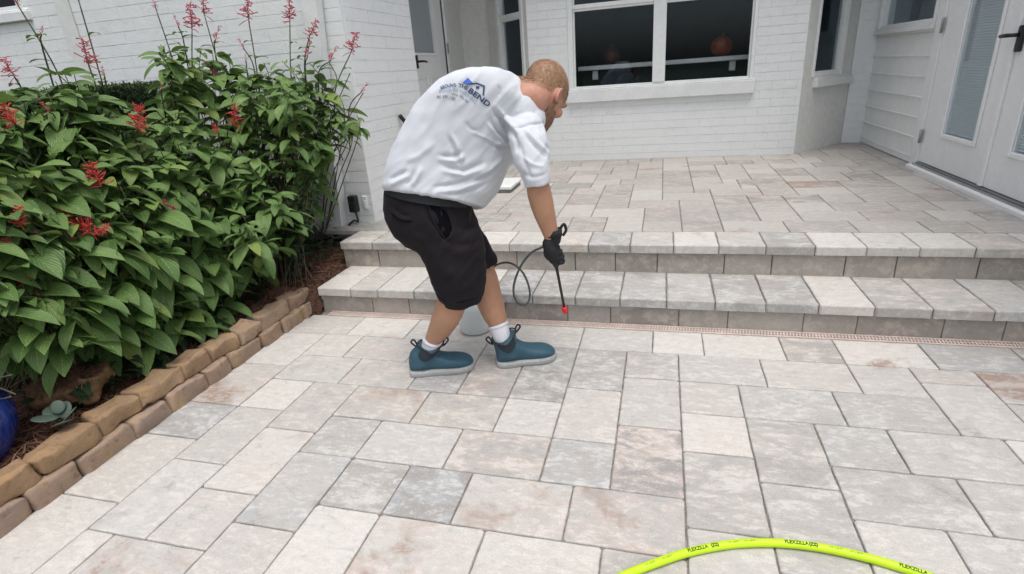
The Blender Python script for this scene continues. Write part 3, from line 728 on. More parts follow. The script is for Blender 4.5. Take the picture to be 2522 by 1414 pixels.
SP=[((35,-25),(45,14),(145,185),1),((105,62),(102,88),(103,112),0),((190,-22),(194,2),(248,190),1),((204,95),(218,160),(240,225),2),((250,162),(258,188),(262,210),0),
((372,-12),(385,25),(432,170),1),((428,35),(440,68),(452,100),1),((467,8),(473,72),(475,200),2),((500,-12),(503,36),(550,210),2),((541,62),(530,102),(528,115),1),
((609,-8),(612,48),(632,170),2),((713,-2),(714,54),(716,175),2),((782,48),(762,90),(750,155),2),((764,92),(757,142),(752,165),1),((830,113),(812,152),(785,180),1),((877,78),(865,128),(825,225),2),
((586,93),(602,122),(625,165),1),((604,132),(606,152),(608,168),1),((906,203),(890,227),(860,268),1),((8,142),(36,190),(60,235),2),((5,258),(42,310),(57,335),2),((98,248),(124,278),(140,300),1),
((341,258),(338,322),(335,350),2),((582,258),(571,310),(560,335),2),((526,306),(538,328),(542,350),2),((503,148),(532,190),(545,220),1),((590,182),(588,220),(592,245),2),((394,203),(398,222),(400,245),0),
((222,402),(250,460),(257,485),2),((398,490),(442,528),(452,545),1),((162,522),(226,578),(236,590),2),((268,556),(232,580),(226,592),2),((46,506),(40,558),(45,585),2),((58,570),(102,582),(118,592),1),
((-2,602),(28,590),(42,600),2),((28,680),(78,692),(92,702),2),((223,720),(293,748),(303,755),1),((144,648),(151,664),(156,678),1),((84,718),(97,728),(103,738),1),((408,812),(428,844),(434,856),1),((541,838),(538,800),(546,778),1)]
for k,(tp,bp,fp,sz) in enumerate(SP):
    t=surf(*fp)-(.06 if tp[1]>200 else .0); T=at_d(*tp,t); B=at_d(*bp,t); F=at_d(*fp,t+.05)
    red=tp[1]>200; L=(T-B).length
    if L<.02: continue
    me=SPK[0] if sz==0 else (SPK[2] if red and sz==2 else SPK[1] if sz==2 else SPK[3])
    o=bpy.data.objects.new('flower_spike',me); COL.objects.link(o); o.parent=SHRUB; o.matrix_parent_inverse=parent_inv(SHRUB)
    wid={0:.5,1:.62,2:.78}[sz]*L*(1.05 if red else 1.)
    rot=(T-B).to_track_quat('Z','Y').to_matrix().to_4x4(); M=Matrix.Translation(B)@rot@Matrix.Diagonal((wid,wid,L,1))@Matrix.Rotation(k*1.3,4,'Z')
    o.location,o.rotation_euler,o.scale=M.to_translation(),M.to_euler(),M.to_scale()
    D=F+Vector((-.06,.03,-.25)); ST.tube(spline([B+(T-B)*.1,B,F,D],5),[.0026]*6+[.0034]*5+[.004]*5,5)
    if tp[1]<200:
        for q in (.45,.8):
            c=B.lerp(F,q)
            for s in (-1,1):
                if lr.random()<.45: leaf(LV,c,Vector((s,lr.uniform(-.5,.5),0)),.05+.06*q,.035+.03*q,.4,1.,(.45,.1,0,1),0,lr)
# a thin side branch reaching over the downspout
for pts in (((845,395),(812,310),(830,255),(862,180)),((790,385),(838,330),(862,285),(895,228)),((705,480),(770,440),(800,400),(850,345)),((760,330),(800,250),(830,200),(812,155))):
    ST.tube(spline([at_d(x,y,surf(x,y)) for x,y in pts],6),.0028,5)
ST.obj('stems',STEM,SHRUB); LV.obj('leaves',BIGLEAF,SHRUB)
# thin shrub by the downspout
TS=empty('thin_shrub',(-2.45,2.85,.2),'thin small leaved shrub with bare twigs between big shrub and downspout','shrub')
LV=MB(); ST=MB(); tr=random.Random(9)
for k in range(26):
    px=tr.uniform(640,815); x0=tr.uniform(620,760); yb=tr.uniform(600,690); yt=tr.uniform(360,520)+ (px-640)*.1
    tb=surf(x0,yb)+.05; P=[at_d(lerp(x0,px,q)+tr.uniform(-14,14),lerp(yb,yt,q),min(tb,3.2)+.02*q) for q in (0,.3,.6,1)]
    P[0].z=.14
    sp=spline(P,6); ST.tube(sp,[.0032-.0015*i/len(sp) for i in range(len(sp))],5)
    for i,p in enumerate(sp[3:]):
        for s in (0,1):
            if tr.random()<.72:
                a=tr.uniform(0,6.28); L=tr.uniform(.035,.075)
                leaf(LV,p,Vector((math.cos(a),math.sin(a),0)),L,L*.5,tr.uniform(-.3,.6),1.2,(tr.uniform(.1,.9),tr.random()*.3 if tr.random()<.3 else 0,0,1),tr.uniform(-.6,.6),tr,4)
ST.obj('stems',TWIG,TS); LV.obj('leaves',SMALLLEAF,TS)
# clipped hedge behind
HG=empty('clipped_hedge',(-3.9,3.1,.1),'clipped dark hedge with yellowish top seen behind the flowering shrub','hedge')
LV=MB(); hr=random.Random(4)
hx0=at_y(-60,230,3.1).x; hx1=at_y(392,230,3.1).x
for k in range(15000):
    x=hr.uniform(hx0,hx1); top=1.33+.03*noise.noise(Vector((x*4,0,0)))
    face=hr.random()
    if face<.5: y=2.92+abs(hr.gauss(0,.03)); z=hr.uniform(1.0,top)
    else: y=hr.uniform(2.92,3.32); z=top-abs(hr.gauss(0,.02))
    e=(hx1-x)
    if e<.12: z-=.1*(1-e/.12)**2
    a=hr.uniform(0,6.28); L=hr.uniform(.022,.040); yl=1. if z>top-.025 else 0.
    leaf(LV,(x,y,z),Vector((math.cos(a),math.sin(a),0)),L,L*.45,hr.uniform(-.4,1.2),.4,(hr.random(),yl*hr.uniform(.3,1.),0,1),hr.uniform(-.6,.6),hr,2)
LV.obj('leaves',SMALLLEAF,HG)
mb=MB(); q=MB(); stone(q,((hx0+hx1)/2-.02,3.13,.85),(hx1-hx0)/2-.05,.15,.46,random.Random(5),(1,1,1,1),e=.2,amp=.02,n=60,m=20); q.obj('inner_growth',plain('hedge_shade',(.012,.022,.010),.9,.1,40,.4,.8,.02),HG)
mb=MB(); 
for k in range(7): 
    x=lerp(hx0+.1,hx1-.15,k/6); mb.tube([(x,3.12,.1),(x+.03,3.1,.6),(x-.02,3.12,1.25)],[.02,.016,.01],6)
mb.obj('stems',TWIG,HG)
# dry straw and small ground cover at the foot of the shrub
mb=MB(); gr=random.Random(15)
for k in range(3400):
    y=gr.uniform(.85,2.9); x=-2.10-abs(gr.gauss(0,.22))
    if k>2600: y=gr.uniform(2.45,3.3); x=-1.94-abs(gr.gauss(0,.25))
    if x<-3.2: continue
    z=soilz(x,y)+gr.uniform(.002,.022); a=gr.uniform(0,6.28); L=gr.uniform(.04,.12); c=Vector((x,y,z)); dv=Vector((math.cos(a),math.sin(a),gr.uniform(-.12,.2)))
    w=Vector((-dv.y,dv.x,0)).normalized()*gr.uniform(.0010,.0022); b=Vector((0,0,gr.uniform(0,.012)))
    mb.add([c-dv*L/2-w,c-dv*L/2+w,c+b+w,c+b-w,c+dv*L/2+w*.4,c+dv*L/2-w*.4],[(0,1,2,3),(3,2,4,5)],0,(gr.random(),0,0,1))
k=NM('dry_straw',.9,.1); a=k.attr(); sp=k.n('ShaderNodeSeparateColor'); k.l(a.outputs['Color'],sp.inputs[0]); k.color(k.mix((.10,.042,.028),(.30,.17,.115),sp.outputs[0])); STRAW=k.m
mb.obj('straw_mulch',STRAW,kind='stuff',label='dry brown straw mulch lying along the edging',category='mulch')
mb=MB()
for k in range(560):
    y=gr.uniform(.95,2.75); x=-2.17-abs(gr.gauss(0,.16))
    if k>360: y=gr.uniform(2.6,3.3); x=gr.uniform(-2.5,-2.0)
    if 1.1<y<1.55 and gr.random()<.6: continue
    z=soilz(x,y)+gr.uniform(.01,.12); a=gr.uniform(0,6.28); L=gr.uniform(.04,.09)
    leaf(mb,(x,y,z),Vector((math.cos(a),math.sin(a),0)),L,L*.55,gr.uniform(-.2,.6),.9,(gr.random()*.7,gr.random()*.2,0,1),gr.uniform(-.6,.6),gr,4)
for k in range(110):
    y=gr.uniform(1.28,2.1); x=-2.13-abs(gr.gauss(0,.09)); a=-.85+gr.gauss(0,1.1); L=gr.uniform(.06,.105)
    leaf(mb,(x,y,soilz(x,y)+gr.uniform(.02,.14)),Vector((math.cos(a),math.sin(a),0)),L,L*.6,gr.uniform(-.2,.5),.9,(gr.random(),gr.random()*.2,0,1),gr.uniform(-.5,.5),gr,5)
mb.obj('ground_cover',SMALLLEAF,kind='stuff',label='small dark green ground cover leaves along the edging',category='ground cover')
# blue pot
PC=Vector((-2.335,.96,0)); mb=MB(); prof=[(.12,.06),(.15,.075),(.19,.13),(.225,.2),(.235,.26),(.225,.31),(.205,.335),(.215,.345),(.215,.365),(.195,.37),(.185,.345),(.18,.33)]
mb.loft([[PC+Vector((r_*math.cos(2*math.pi*k/40),r_*math.sin(2*math.pi*k/40),z)) for k in range(40)] for r_,z in prof],caps=False)
k=NM('blue_glaze',.18,.6); co=k.coord('Object',(9,9,2.2)); f=k.noise(co,6,4,.6); k.color(k.mix((.010,.018,.11),(.03,.06,.30),k.ramp(f,[(.35,0.),(.65,1.)]))); k.normal(k.bump(f,.3,.006))
POT=empty('glazed_pot',(PC.x,PC.y,.06),'cobalt blue glazed pot at the left end of the edging','pot'); mb.obj('pot_body',k.m,POT)
mb=MB(); mb.loft([[PC+Vector((.187*q*math.cos(2*math.pi*k/24),.187*q*math.sin(2*math.pi*k/24),.335+.01*q)) for k in range(24)] for q in (1.,.5,.05)]); mb.obj('potting_soil',SOIL,POT)
DP=empty('dry_plant',(PC.x,PC.y,.34),'tangled dry grey plant growing in the blue pot','plant'); mb=MB(); dr=random.Random(6)
for k in range(60):
    a=dr.uniform(0,6.28); q=PC+Vector((.1*math.cos(a)*dr.random(),.1*math.sin(a)*dr.random(),.34)); P=[q]
    for i in range(5): P.append(P[-1]+Vector((math.cos(a)*.035+dr.uniform(-.03,.03),math.sin(a)*.035+dr.uniform(-.03,.03),dr.uniform(-.005,.055)-.01*i)))
    mb.tube(spline(P,3),dr.uniform(.0016,.0034),4)
mb.obj('stems',plain('dry_grey_stem',(.16,.145,.13),.9,.1,50,.3),DP)
# rock, and the pale rosette beside it
mb=MB(); stone(mb,(-2.255,1.375,.20),.125,.105,.052,random.Random(2),(1,1,1,1),e=.55,amp=.03,mat=Matrix.Rotation(.5,3,'Z').to_4x4().to_3x3(),n=40,m=22)
o=mb.obj('garden_rock',plain('tan_rock',(.24,.145,.075),.9,.15,22,.35,.9,.02),label='flat tan rock strewn with dry needles behind the edging',category='rock')
mb=MB(); 
for k in range(520):
    a=gr.uniform(0,6.28); q=gr.random()**.5; c=Vector((-2.255+.125*q*math.cos(a),1.375+.10*q*math.sin(a),.256-.02*q*q)); b=gr.uniform(0,6.28); dv=Vector((math.cos(b),math.sin(b),gr.uniform(-.2,.3)))*gr.uniform(.02,.05); w=Vector((-dv.y,dv.x,0)).normalized()*.0014
    mb.add([c-dv-w,c-dv+w,c+Vector((0,0,.01))+w,c+Vector((0,0,.01))-w,c+dv],[(0,1,2,3),(3,2,4)],0,(gr.random(),0,0,1))
mb.obj('fallen_needles',STRAW,kind='stuff',label='dry needles lying on the flat tan rock',category='needles')
mb=MB(); SU=Vector((-2.085,1.20,.165)); PALE=leaf_mat('pale_blue_green_leaf',(.10,.15,.12),(.15,.20,.16),(.2,.22,.15),.5)
for k,(a,L,pz) in enumerate(((-.6,.075,.5),(.5,.07,.7),(1.7,.065,.9),(3.0,.07,.5),(4.3,.08,.35),(2.3,.05,1.1))):
    dv=Vector((math.cos(a),math.sin(a),0)); ax=dv*math.cos(pz)+Vector((0,0,math.sin(pz))); sd=Vector((-dv.y,dv.x,0)); mb.ell(SU+ax*L*.55+Vector((0,0,.008*k)),[ax*L*.5,sd*L*.46,ax.cross(sd)*.0035],18,8,0,(.5,.1,0,1))
SE=empty('succulent',SU,'small pale blue green rosette with round leaves behind the edging','plant'); mb.obj('leaves',PALE,SE)
# outlet boxes, cable, black hose in the bed
def wallbox(px0,py0,px1,py1,dp,mat,name,lab,cat):
    a=at_y(px0,py0,3.40);b=at_y(px1,py1,3.40); mb=MB(); e=empty(name,((a.x+b.x)/2,3.39,b.z),lab,cat); mb.box((a.x,3.40-dp,b.z),(b.x,3.4,a.z),bev=.006); mb.obj('cover',mat,e)
    s=MB(); s.box((a.x+.01,3.40-dp-.006,b.z+.01),(b.x-.01,3.40-dp-.0005,(a.z+b.z)/2+.02),bev=.003); s.obj('flap',mat,e); return a,b
wa,wb=wallbox(862,480,888,520,.05,BLACKP,'outlet_box','black outdoor outlet box low on the wall beside the downspout','outlet')
wallbox(891,482,910,516,.012,WHITE,'outlet_plate','white cover plate on the wall beside the black outlet box','outlet')
mb=MB(); mb.tube(spline([(wb.x-.02,3.36,wb.z+.02),(wb.x-.0,3.345,wb.z-.06),(wb.x-.03,3.33,Z2+.03),(wb.x-.15,3.3,.26),(wb.x-.35,3.22,.22),(wb.x-.55,3.2,.24)],8),.007,8)
mb.obj('power_cable',BLACKP,label='black cable running from the outlet box down into the bed',category='cable')
mb=MB(); c=at_y(772,572,3.36); mb.loft([[Vector((c.x+q*math.cos(2*math.pi*k/28),3.40-dy,c.z+q*math.sin(2*math.pi*k/28))) for k in range(28)] for q,dy in ((.075,0),(.075,.02),(.068,.028),(.02,.03))])
mb.obj('wall_cap',plain('grey_plastic_cap',(.30,.31,.31),.5),label='round grey cap low on the wall behind the thin shrub',category='cap')
# pole leaning on the pier, box on the porch
pt=Vector((-1.925,3.985,.995)); pb=Vector((-1.62,4.36,Z2+.012)); PE=empty('broom_pole',pb,'thin black pole leaning against the white brick pier','pole')
mb=MB(); mb.tube([pb,pb.lerp(pt,.55)],.011,10); mb.obj('shaft',GREYM,PE); mb=MB(); mb.tube([pb.lerp(pt,.55),pb.lerp(pt,.56),pb.lerp(pt,.99),pt],[.012,.0155,.0155,.013],10); mb.obj('grip',BLACKP,PE)
BX=empty('step_box',(-1.45,4.5,Z2),'low white slab step lying on the porch behind the man','step stool'); a=math.atan2(.115,.09)*.0
mb=MB(); mb.box((-1.75,4.30,Z2+.026),(-1.175,4.66,Z2+.062),bev=.010); mb.obj('top',WHITE,BX); mb=MB(); mb.box((-1.74,4.31,Z2),(-1.185,4.65,Z2+.0258),bev=.004); mb.obj('base',plain('grey_rubber',(.20,.20,.205),.7),BX)
# yellow-green hose
hp=[(-.75,.25),(-.42,.72),(-.20,.955),(-.069,1.062),(.022,1.125),(.107,1.176),(.214,1.222),(.32,1.247),(.421,1.254),(.515,1.246),(.603,1.228),(.70,1.196),(.85,1.11),(1.02,.93),(1.2,.6),(1.3,.2)]
HR=.0115; path=spline([(x,y,HR+.001) for x,y in hp],10)
HOSE=empty('garden_hose',(.32,1.247,0),'bright yellow green hose looping across the pavers in front','hose')
mb=MB(); mb.tube(path,HR,16); LIME=NM('lime_hose',.42,.4); LIME.color((.50,.74,.012)); mb.obj('tube',LIME.m,HOSE)
cum=[0]
for a,b in zip(path,path[1:]): cum.append(cum[-1]+(b-a).length)
def on(s):
    for i in range(len(cum)-1):
        if cum[i+1]>=s: t=(s-cum[i])/(cum[i+1]-cum[i]); return path[i].lerp(path[i+1],t),(path[i+1]-path[i]).normalized()
def arc_of(x): 
    for i,p in enumerate(path):
        if p.x>=x: return cum[i]
mb=MB()
def onhose(txt,s0,size,phi0=-.25,bold=.0):
    vs,fs=text_poly(txt,size,bold); out=[]
    for x,y in vs:
        c,t=on(s0+x); aw=Vector((-t.y,t.x,0)); f=phi0+(y-size*.35)/HR
        out.append(c+(Vector((0,0,1))*math.cos(f)+aw*math.sin(f))*(HR+.0010))
    mb.add(out,fs)
INK=plain('dark_green_ink',(.05,.085,.01),.6)
for txt,xs,sz,bo in (('FLEXZILLA',(.093,.342,.612),.0125,.0004),('(ZZ)',(.155,.404,.674),.011,.0006),('1/2" x 50 FT',(.195,.245,.45,.50,.03,-.02),.0062,0)):
    for x0 in xs:
        mb=MB(); onhose(txt,arc_of(x0),sz,bold=bo); mb.obj('printed_lettering',INK,HOSE)

# ================================================================== THE MAN
TH=math.radians(22); FWD=Vector((math.cos(TH),math.sin(TH),0)); LAT=Vector((math.sin(TH),-math.cos(TH),0)); UPV=Vector((0,0,1))
F0=Vector((-.75,2.07,0))                       # between his feet; LAT points to his right, FWD where he faces
def pl(px,py,l=0.):
    d=ray(px,py); o=F0+LAT*l; return O+d*((o-O).dot(LAT)/d.dot(LAT))
def loc(s,l,z): return F0+FWD*s+LAT*l+UPV*z
def sl(P): q=P-F0; return q.dot(FWD),q.dot(LAT),q.z
def ringAB(A,B,w,l,n=28,e=.85,roll=0.,vup=0.):
    """cross-section through the silhouette points A (back) and B (front), w to either side"""
    a=pl(A[0],A[1],l); b=pl(B[0],B[1],l); c=(a+b)/2; u=(a-b)/2; v=LAT*w+UPV*vup
    if roll: ax=(u.cross(v)).normalized(); v=Matrix.Rotation(roll,3,ax)@v
    pw=lambda x: math.copysign(abs(x)**e,x)
    return [c+u*pw(math.cos(2*math.pi*k/n))+v*pw(math.sin(2*math.pi*k/n)) for k in range(n)]
def interp(rings,n=4):
    out=[]; m=len(rings[0])
    cols=[spline([r[k] for r in rings],n) for k in range(m)]
    return [[cols[k][i] for k in range(m)] for i in range(len(cols[0]))]
def limb(mb,pts,n=14):
    """pts: (px,py,l,radius)"""
    P=spline([pl(a,b,l) for a,b,l,r in pts],5); R=spline([Vector((r,0,0)) for a,b,l,r in pts],5)
    mb.tube(P,[q.x for q in R],n); mb.ell(P[-1],[Vector((R[-1].x,0,0)),Vector((0,R[-1].x,0)),Vector((0,0,R[-1].x))]); mb.ell(P[0],[Vector((R[0].x,0,0)),Vector((0,R[0].x,0)),Vector((0,0,R[0].x))])

# --- body: head, neck, trunk, arms and legs in one skin
PHI=math.radians(50); YAWH=math.radians(44)
def headframe():
    f=Matrix.Rotation(YAWH,3,'Z')@FWD; l=Matrix.Rotation(YAWH,3,'Z')@LAT
    f=f*-1 if f.dot(FWD)<0 else f
    Fd=f*math.cos(PHI)-UPV*math.sin(PHI); Ud=f*math.sin(PHI)+UPV*math.cos(PHI); return Fd,l,Ud
HF,HL,HU=headframe()
HC=pl(1343,217,.0); H0=HC-HU*.135+HF*.008
def hp(x,y,z): return H0+HF*x+HL*y+HU*z
HEAD=[(-.004,.070,.030,.020),(.012,.086,.0,.040),(.035,.090,-.03,.053),(.060,.087,-.055,.061),(.085,.086,-.075,.066),(.108,.083,-.088,.0695),(.130,.090,-.097,.072),(.155,.090,-.101,.0745),(.180,.079,-.096,.072),(.203,.058,-.080,.061),(.222,.028,-.055,.042),(.232,.0,-.028,.02)]
BODY=MB(); rings=[]
for z,fx,bx,w in HEAD:
    c=(fx+bx)/2; h=(fx-bx)/2; ring=[]
    for k in range(28):
        a=2*math.pi*k/28; ca,sa=math.cos(a),math.sin(a); e=.88
        ring.append(hp(c+h*math.copysign(abs(ca)**e,ca),w*math.copysign(abs(sa)**e,sa),z))
    rings.append(ring)
BODY.loft(interp(rings,3))
BODY.tube([hp(.084,0,.120),hp(.095,0,.098),hp(.104,0,.080),hp(.098,0,.072)],[.009,.011,.0135,.010],10)          # nose
for s in (-1,1): BODY.ell(hp(.090,s*.010,.077),[HF*.009,HL*.007,HU*.006])
for s in (-1,1): BODY.ell(hp(.080,s*.034,.132),[HF*.016,HL*.030,HU*.009]); BODY.ell(hp(.072,s*.045,.085),[HF*.018,HL*.020,HU*.022])   # brow, cheek
BODY.ell(hp(.090,0,.052),[HF*.010,HL*.024,HU*.006]); BODY.ell(hp(.089,0,.042),[HF*.010,HL*.021,HU*.007]); BODY.ell(hp(.080,0,.016),[HF*.016,HL*.024,HU*.016])
for s in (-1,1):                                                                                                          # ears
    E=hp(-.004,s*.072,.098); bx=HF*.95+HL*s*.35*-1
    P=[E+HU*.030*math.cos(t)+HF*(-.018)*math.sin(t)*1.0+HL*s*(.012+.006*math.sin(t)) for t in [i*math.pi/9*1.35-.5 for i in range(10)]]
    BODY.tube(P,[.0045,.005,.0055,.0055,.005,.005,.005,.0055,.006,.006],8)
    BODY.ell(E+HL*s*.006-HF*.004,[HF*.015,HL*.006,HU*.026]); BODY.ell(E+HL*s*.008-HU*.028+HF*.002,[HF*.008,HL*.006,HU*.009])
nk=spline([hp(-.035,0,.075),hp(-.050,0,.025),pl(1275,238,0)],5); BODY.tube(nk,[.060-.001*i for i in range(len(nk))][:0] or [.061+.0015*i for i in range(len(nk))],20)
BODY.ell(hp(-.04,0,.06),[HF*.05,HL*.058,HU*.05])
def trunk(mb,grow=0.,l=0.):
    T=[((985,490),(1135,500),.145,0),((980,430),(1170,468),.150,.1),((1010,350),(1210,420),.150,.25),((1075,285),(1235,360),.150,.38),((1135,240),(1255,315),.155,.45),((1195,222),(1280,290),.140,.45),((1245,212),(1312,275),.09,.4)]
    mb.loft(interp([ringAB(a,b,w,l,roll=-r_) for a,b,w,r_ in T],4))
trunk(BODY)
limb(BODY,[(1280,325,.14,.030),(1300,370,.19,.030),(1320,440,.212,.040),(1328,475,.213,.0455),(1338,515,.210,.043),(1350,555,.203,.035),(1361,588,.198,.029)])   # right arm
limb(BODY,[(1262,290,-.15,.035),(1215,370,-.22,.035),(1172,440,-.25,.043),(1135,520,-.22,.038),(1110,580,-.18,.030)])                                       # left arm, resting behind the thigh
limb(BODY,[(1080,530,.07,.07),(1110,620,.085,.075),(1124,700,.085,.064),(1116,735,.075,.061),(1104,770,.06,.062),(1084,808,.010,.051),(1067,836,-.018,.037),(1060,855,-.026,.030),(1053,875,-.028,.024)])      # right leg
limb(BODY,[(1085,530,-.07,.07),(1150,610,-.095,.072),(1188,680,-.095,.064),(1199,715,-.085,.062),(1209,750,-.07,.060),(1222,785,-.04,.050),(1228,803,-.028,.038),(1234,822,-.018,.031),(1240,842,-.010,.024)])   # left leg
me=fuse(BODY,.0055,5,.5,'person')
def skin_col(co,n):
    q=co-H0; x,y,z=q.dot(HF),q.dot(HL),q.dot(HU)
    red=0.
    if (co-HC).length<.25: red=.35+.55*max(0,1-abs((x+.05))/.08)*(1 if z<.09 else 0)+.5*max(0,1-((co-hp(-.004,.078,.098)).length)/.045)
    return (min(1,red),.5+.5*noise.noise(co*25),0,1)
ncolor(me,skin_col)
k=NM('skin',.5,.35); a=k.attr(); sp=k.n('ShaderNodeSeparateColor'); k.l(a.outputs['Color'],sp.inputs[0]); co=k.coord(); f=k.noise(co,60,4); g=k.noise(co,7,3)
c=k.mix((.36,.18,.108),(.52,.30,.195),g); c=k.mix(c,(.50,.245,.185),sp.outputs[0]); c=k.mix(c,(.28,.13,.075),k.math('MULTIPLY',k.ramp(f,[(.55,0.),(.7,1.)]),.25)); k.color(c)
k.normal(k.bump(f,.15,.002)); k.b.inputs['Subsurface Weight'].default_value=.08; k.b.inputs['Subsurface Radius'].default_value=(.01,.004,.002)
SKIN=k.m
MAN=link('person',me,SKIN,None,label='man in white printed shirt and black shorts bending to spray the pavers',category='person')
for s in (-1,1):
    mb=MB(); mb.ell(hp(.066,s*.031,.112),[HF*.0115,HL*.0115,HU*.0115]); mb.obj('eye',plain('eye_white',(.6,.58,.55),.2,.5),MAN)

# --- hair and beard: a skin-tight layer plus many short strands
bv=BVHTree.FromPolygons([v.co for v in me.vertices],[p.vertices for p in me.polygons])
def hairmask(co):
    q=co-H0; x,y,z=q.dot(HF),q.dot(HL),q.dot(HU)
    if q.length>.32: return 0
    line=.168-.0*x if x>.045 else (.120 if x>.0 else .052+max(0,(x+.09))*.55)
    if x>.045: line=.160-.10*abs(y)/.07*.35
    top=(z-line)/.030+noise.noise(co*60)*.25
    ear=(Vector((x+.004,z-.10))).length
    if ear<.034 and abs(y)>.055: top=min(top,(ear-.026)/.008)
    return max(0,min(1,top))
def beardmask(co):
    q=co-H0; x,y,z=q.dot(HF),q.dot(HL),q.dot(HU)
    if q.length>.25 or x<-.005: return 0
    up=.066-.03*max(0,(x-.05)/.04) if x>.02 else .080
    if x>.075 and abs(y)<.022 and .036<z<.056: return 0
    return max(0,min(1,(up-z)/.012+noise.noise(co*60)*.25))*max(0,min(1,(z+.012)/.01))*max(0,min(1,(x+.004)/.012))
def hairy(mask,name,mat,thick,count,L,seed):
    mb=MB(); r=random.Random(seed); tris=[]
    vs={}
    for p in me.polygons:
        ms=[mask(me.vertices[i].co) for i in p.vertices]
        if min(ms)>.02:
            ids=[]
            for i,m_ in zip(p.vertices,ms):
                if i not in vs:
                    vs[i]=len(mb.v); v=me.vertices[i]; mb.v.append(v.co+v.normal*(.0006+thick*m_))
                ids.append(vs[i])
            mb.f.append(ids); mb.m.append(0); cc_=me.vertices[p.vertices[0]].co; mb.c.append((max(0,min(1,.45+.55*noise.noise(cc_*130)+.4*noise.noise(cc_*45))),sum(ms)/len(ms),0,1)); mb.uv.append(None); mb.sm.append(True); tris.append((p,sum(ms)/len(ms)))
    for k in range(count):
        p,m_=r.choice(tris)
        if r.random()>m_+.1: continue
        i=r.choice(list(p.vertices)); v=me.vertices[i]; c=p.center.lerp(v.co,r.random()); n=v.normal
        q=c-H0; flow=(HF*.9-HU*.4 if q.dot(HU)>.17 else HU*-1+HF*-.2); t=(n*.55+(flow-n*flow.dot(n))*.9+Vector((r.uniform(-.3,.3),r.uniform(-.3,.3),r.uniform(-.3,.3)))).normalized()
        l=L*r.uniform(.5,1.2); w=n.cross(t).normalized()*.0008; b=c+n*thick*m_*.7
        mb.add([b-w,b+w,b+t*l],[(0,1,2)],0,(max(0,min(1,r.gauss(.5,.3))),1,0,1))
    return mb.obj(name,mat,MAN)
k=NM('short_hair',.6,.25); a=k.attr(); sp=k.n('ShaderNodeSeparateColor'); k.l(a.outputs['Color'],sp.inputs[0]); k.color(k.mix((.40,.22,.145),k.mix((.25,.138,.082),(.50,.315,.205),sp.outputs[0]),k.ramp(sp.outputs[1],[(.0,.35),(.9,1.)]))); HAIRM=k.m
hairy(hairmask,'hair',HAIRM,.0013,22000,.0065,1)
k=NM('ginger_beard',.6,.25); a=k.attr(); sp=k.n('ShaderNodeSeparateColor'); k.l(a.outputs['Color'],sp.inputs[0]); k.color(k.mix((.19,.105,.065),(.38,.23,.15),sp.outputs[0]))
hairy(beardmask,'beard',k.m,.003,5000,.009,2)

# --- shirt
SH=MB()
T=[((948,471),(1187,513),.197,0.0),((948,456),(1198,505),.192,.04),((957,408),(1222,478),.188,.12),((985,345),(1243,432),.182,.28),((1035,268),(1262,388),.188,.42),((1098,213),(1284,345),.198,.50),((1165,190),(1306,318),.196,.52),((1218,185),(1322,306),.17,.48),((1250,184),(1338,302),.11,.42),((1268,190),(1340,296),.080,.42)]
SH.loft(interp([ringAB(a,b,w,0,n=36,e=.76,roll=-r_,vup=(.057 if i==0 else .060 if i==1 else .03 if i==2 else 0)) for i,(a,b,w,r_) in enumerate(T)],5))
SH.ell(pl(1296,322,.13),[FWD*.066,LAT*.072,UPV*.064]); SH.ell(pl(1302,292,.075),[FWD*.062,LAT*.075,UPV*.062]); SH.ell(pl(1285,270,.08),[FWD*.07,LAT*.07,UPV*.07]); SH.ell(pl(1262,270,-.13),[FWD*.08,LAT*.08,UPV*.07])
def sleeve(pts):
    rings=[]
    for A,B,w,l in pts: rings.append(ringAB(A,B,w,l,n=24,e=.95))
    SH.loft(interp(rings,4))
sleeve([((1238,285),(1337,308),.070,.12),((1252,330),(1349,338),.072,.162),((1263,385),(1353,385),.070,.193),((1280,425),(1353,418),.068,.210),((1293,460),(1353,445),.064,.214)])
sleeve([((1215,275),(1310,300),.07,-.13),((1195,340),(1285,350),.07,-.19),((1180,400),(1262,405),.065,-.24)])
sm=fuse(SH,.0052,6,.5,'shirt')
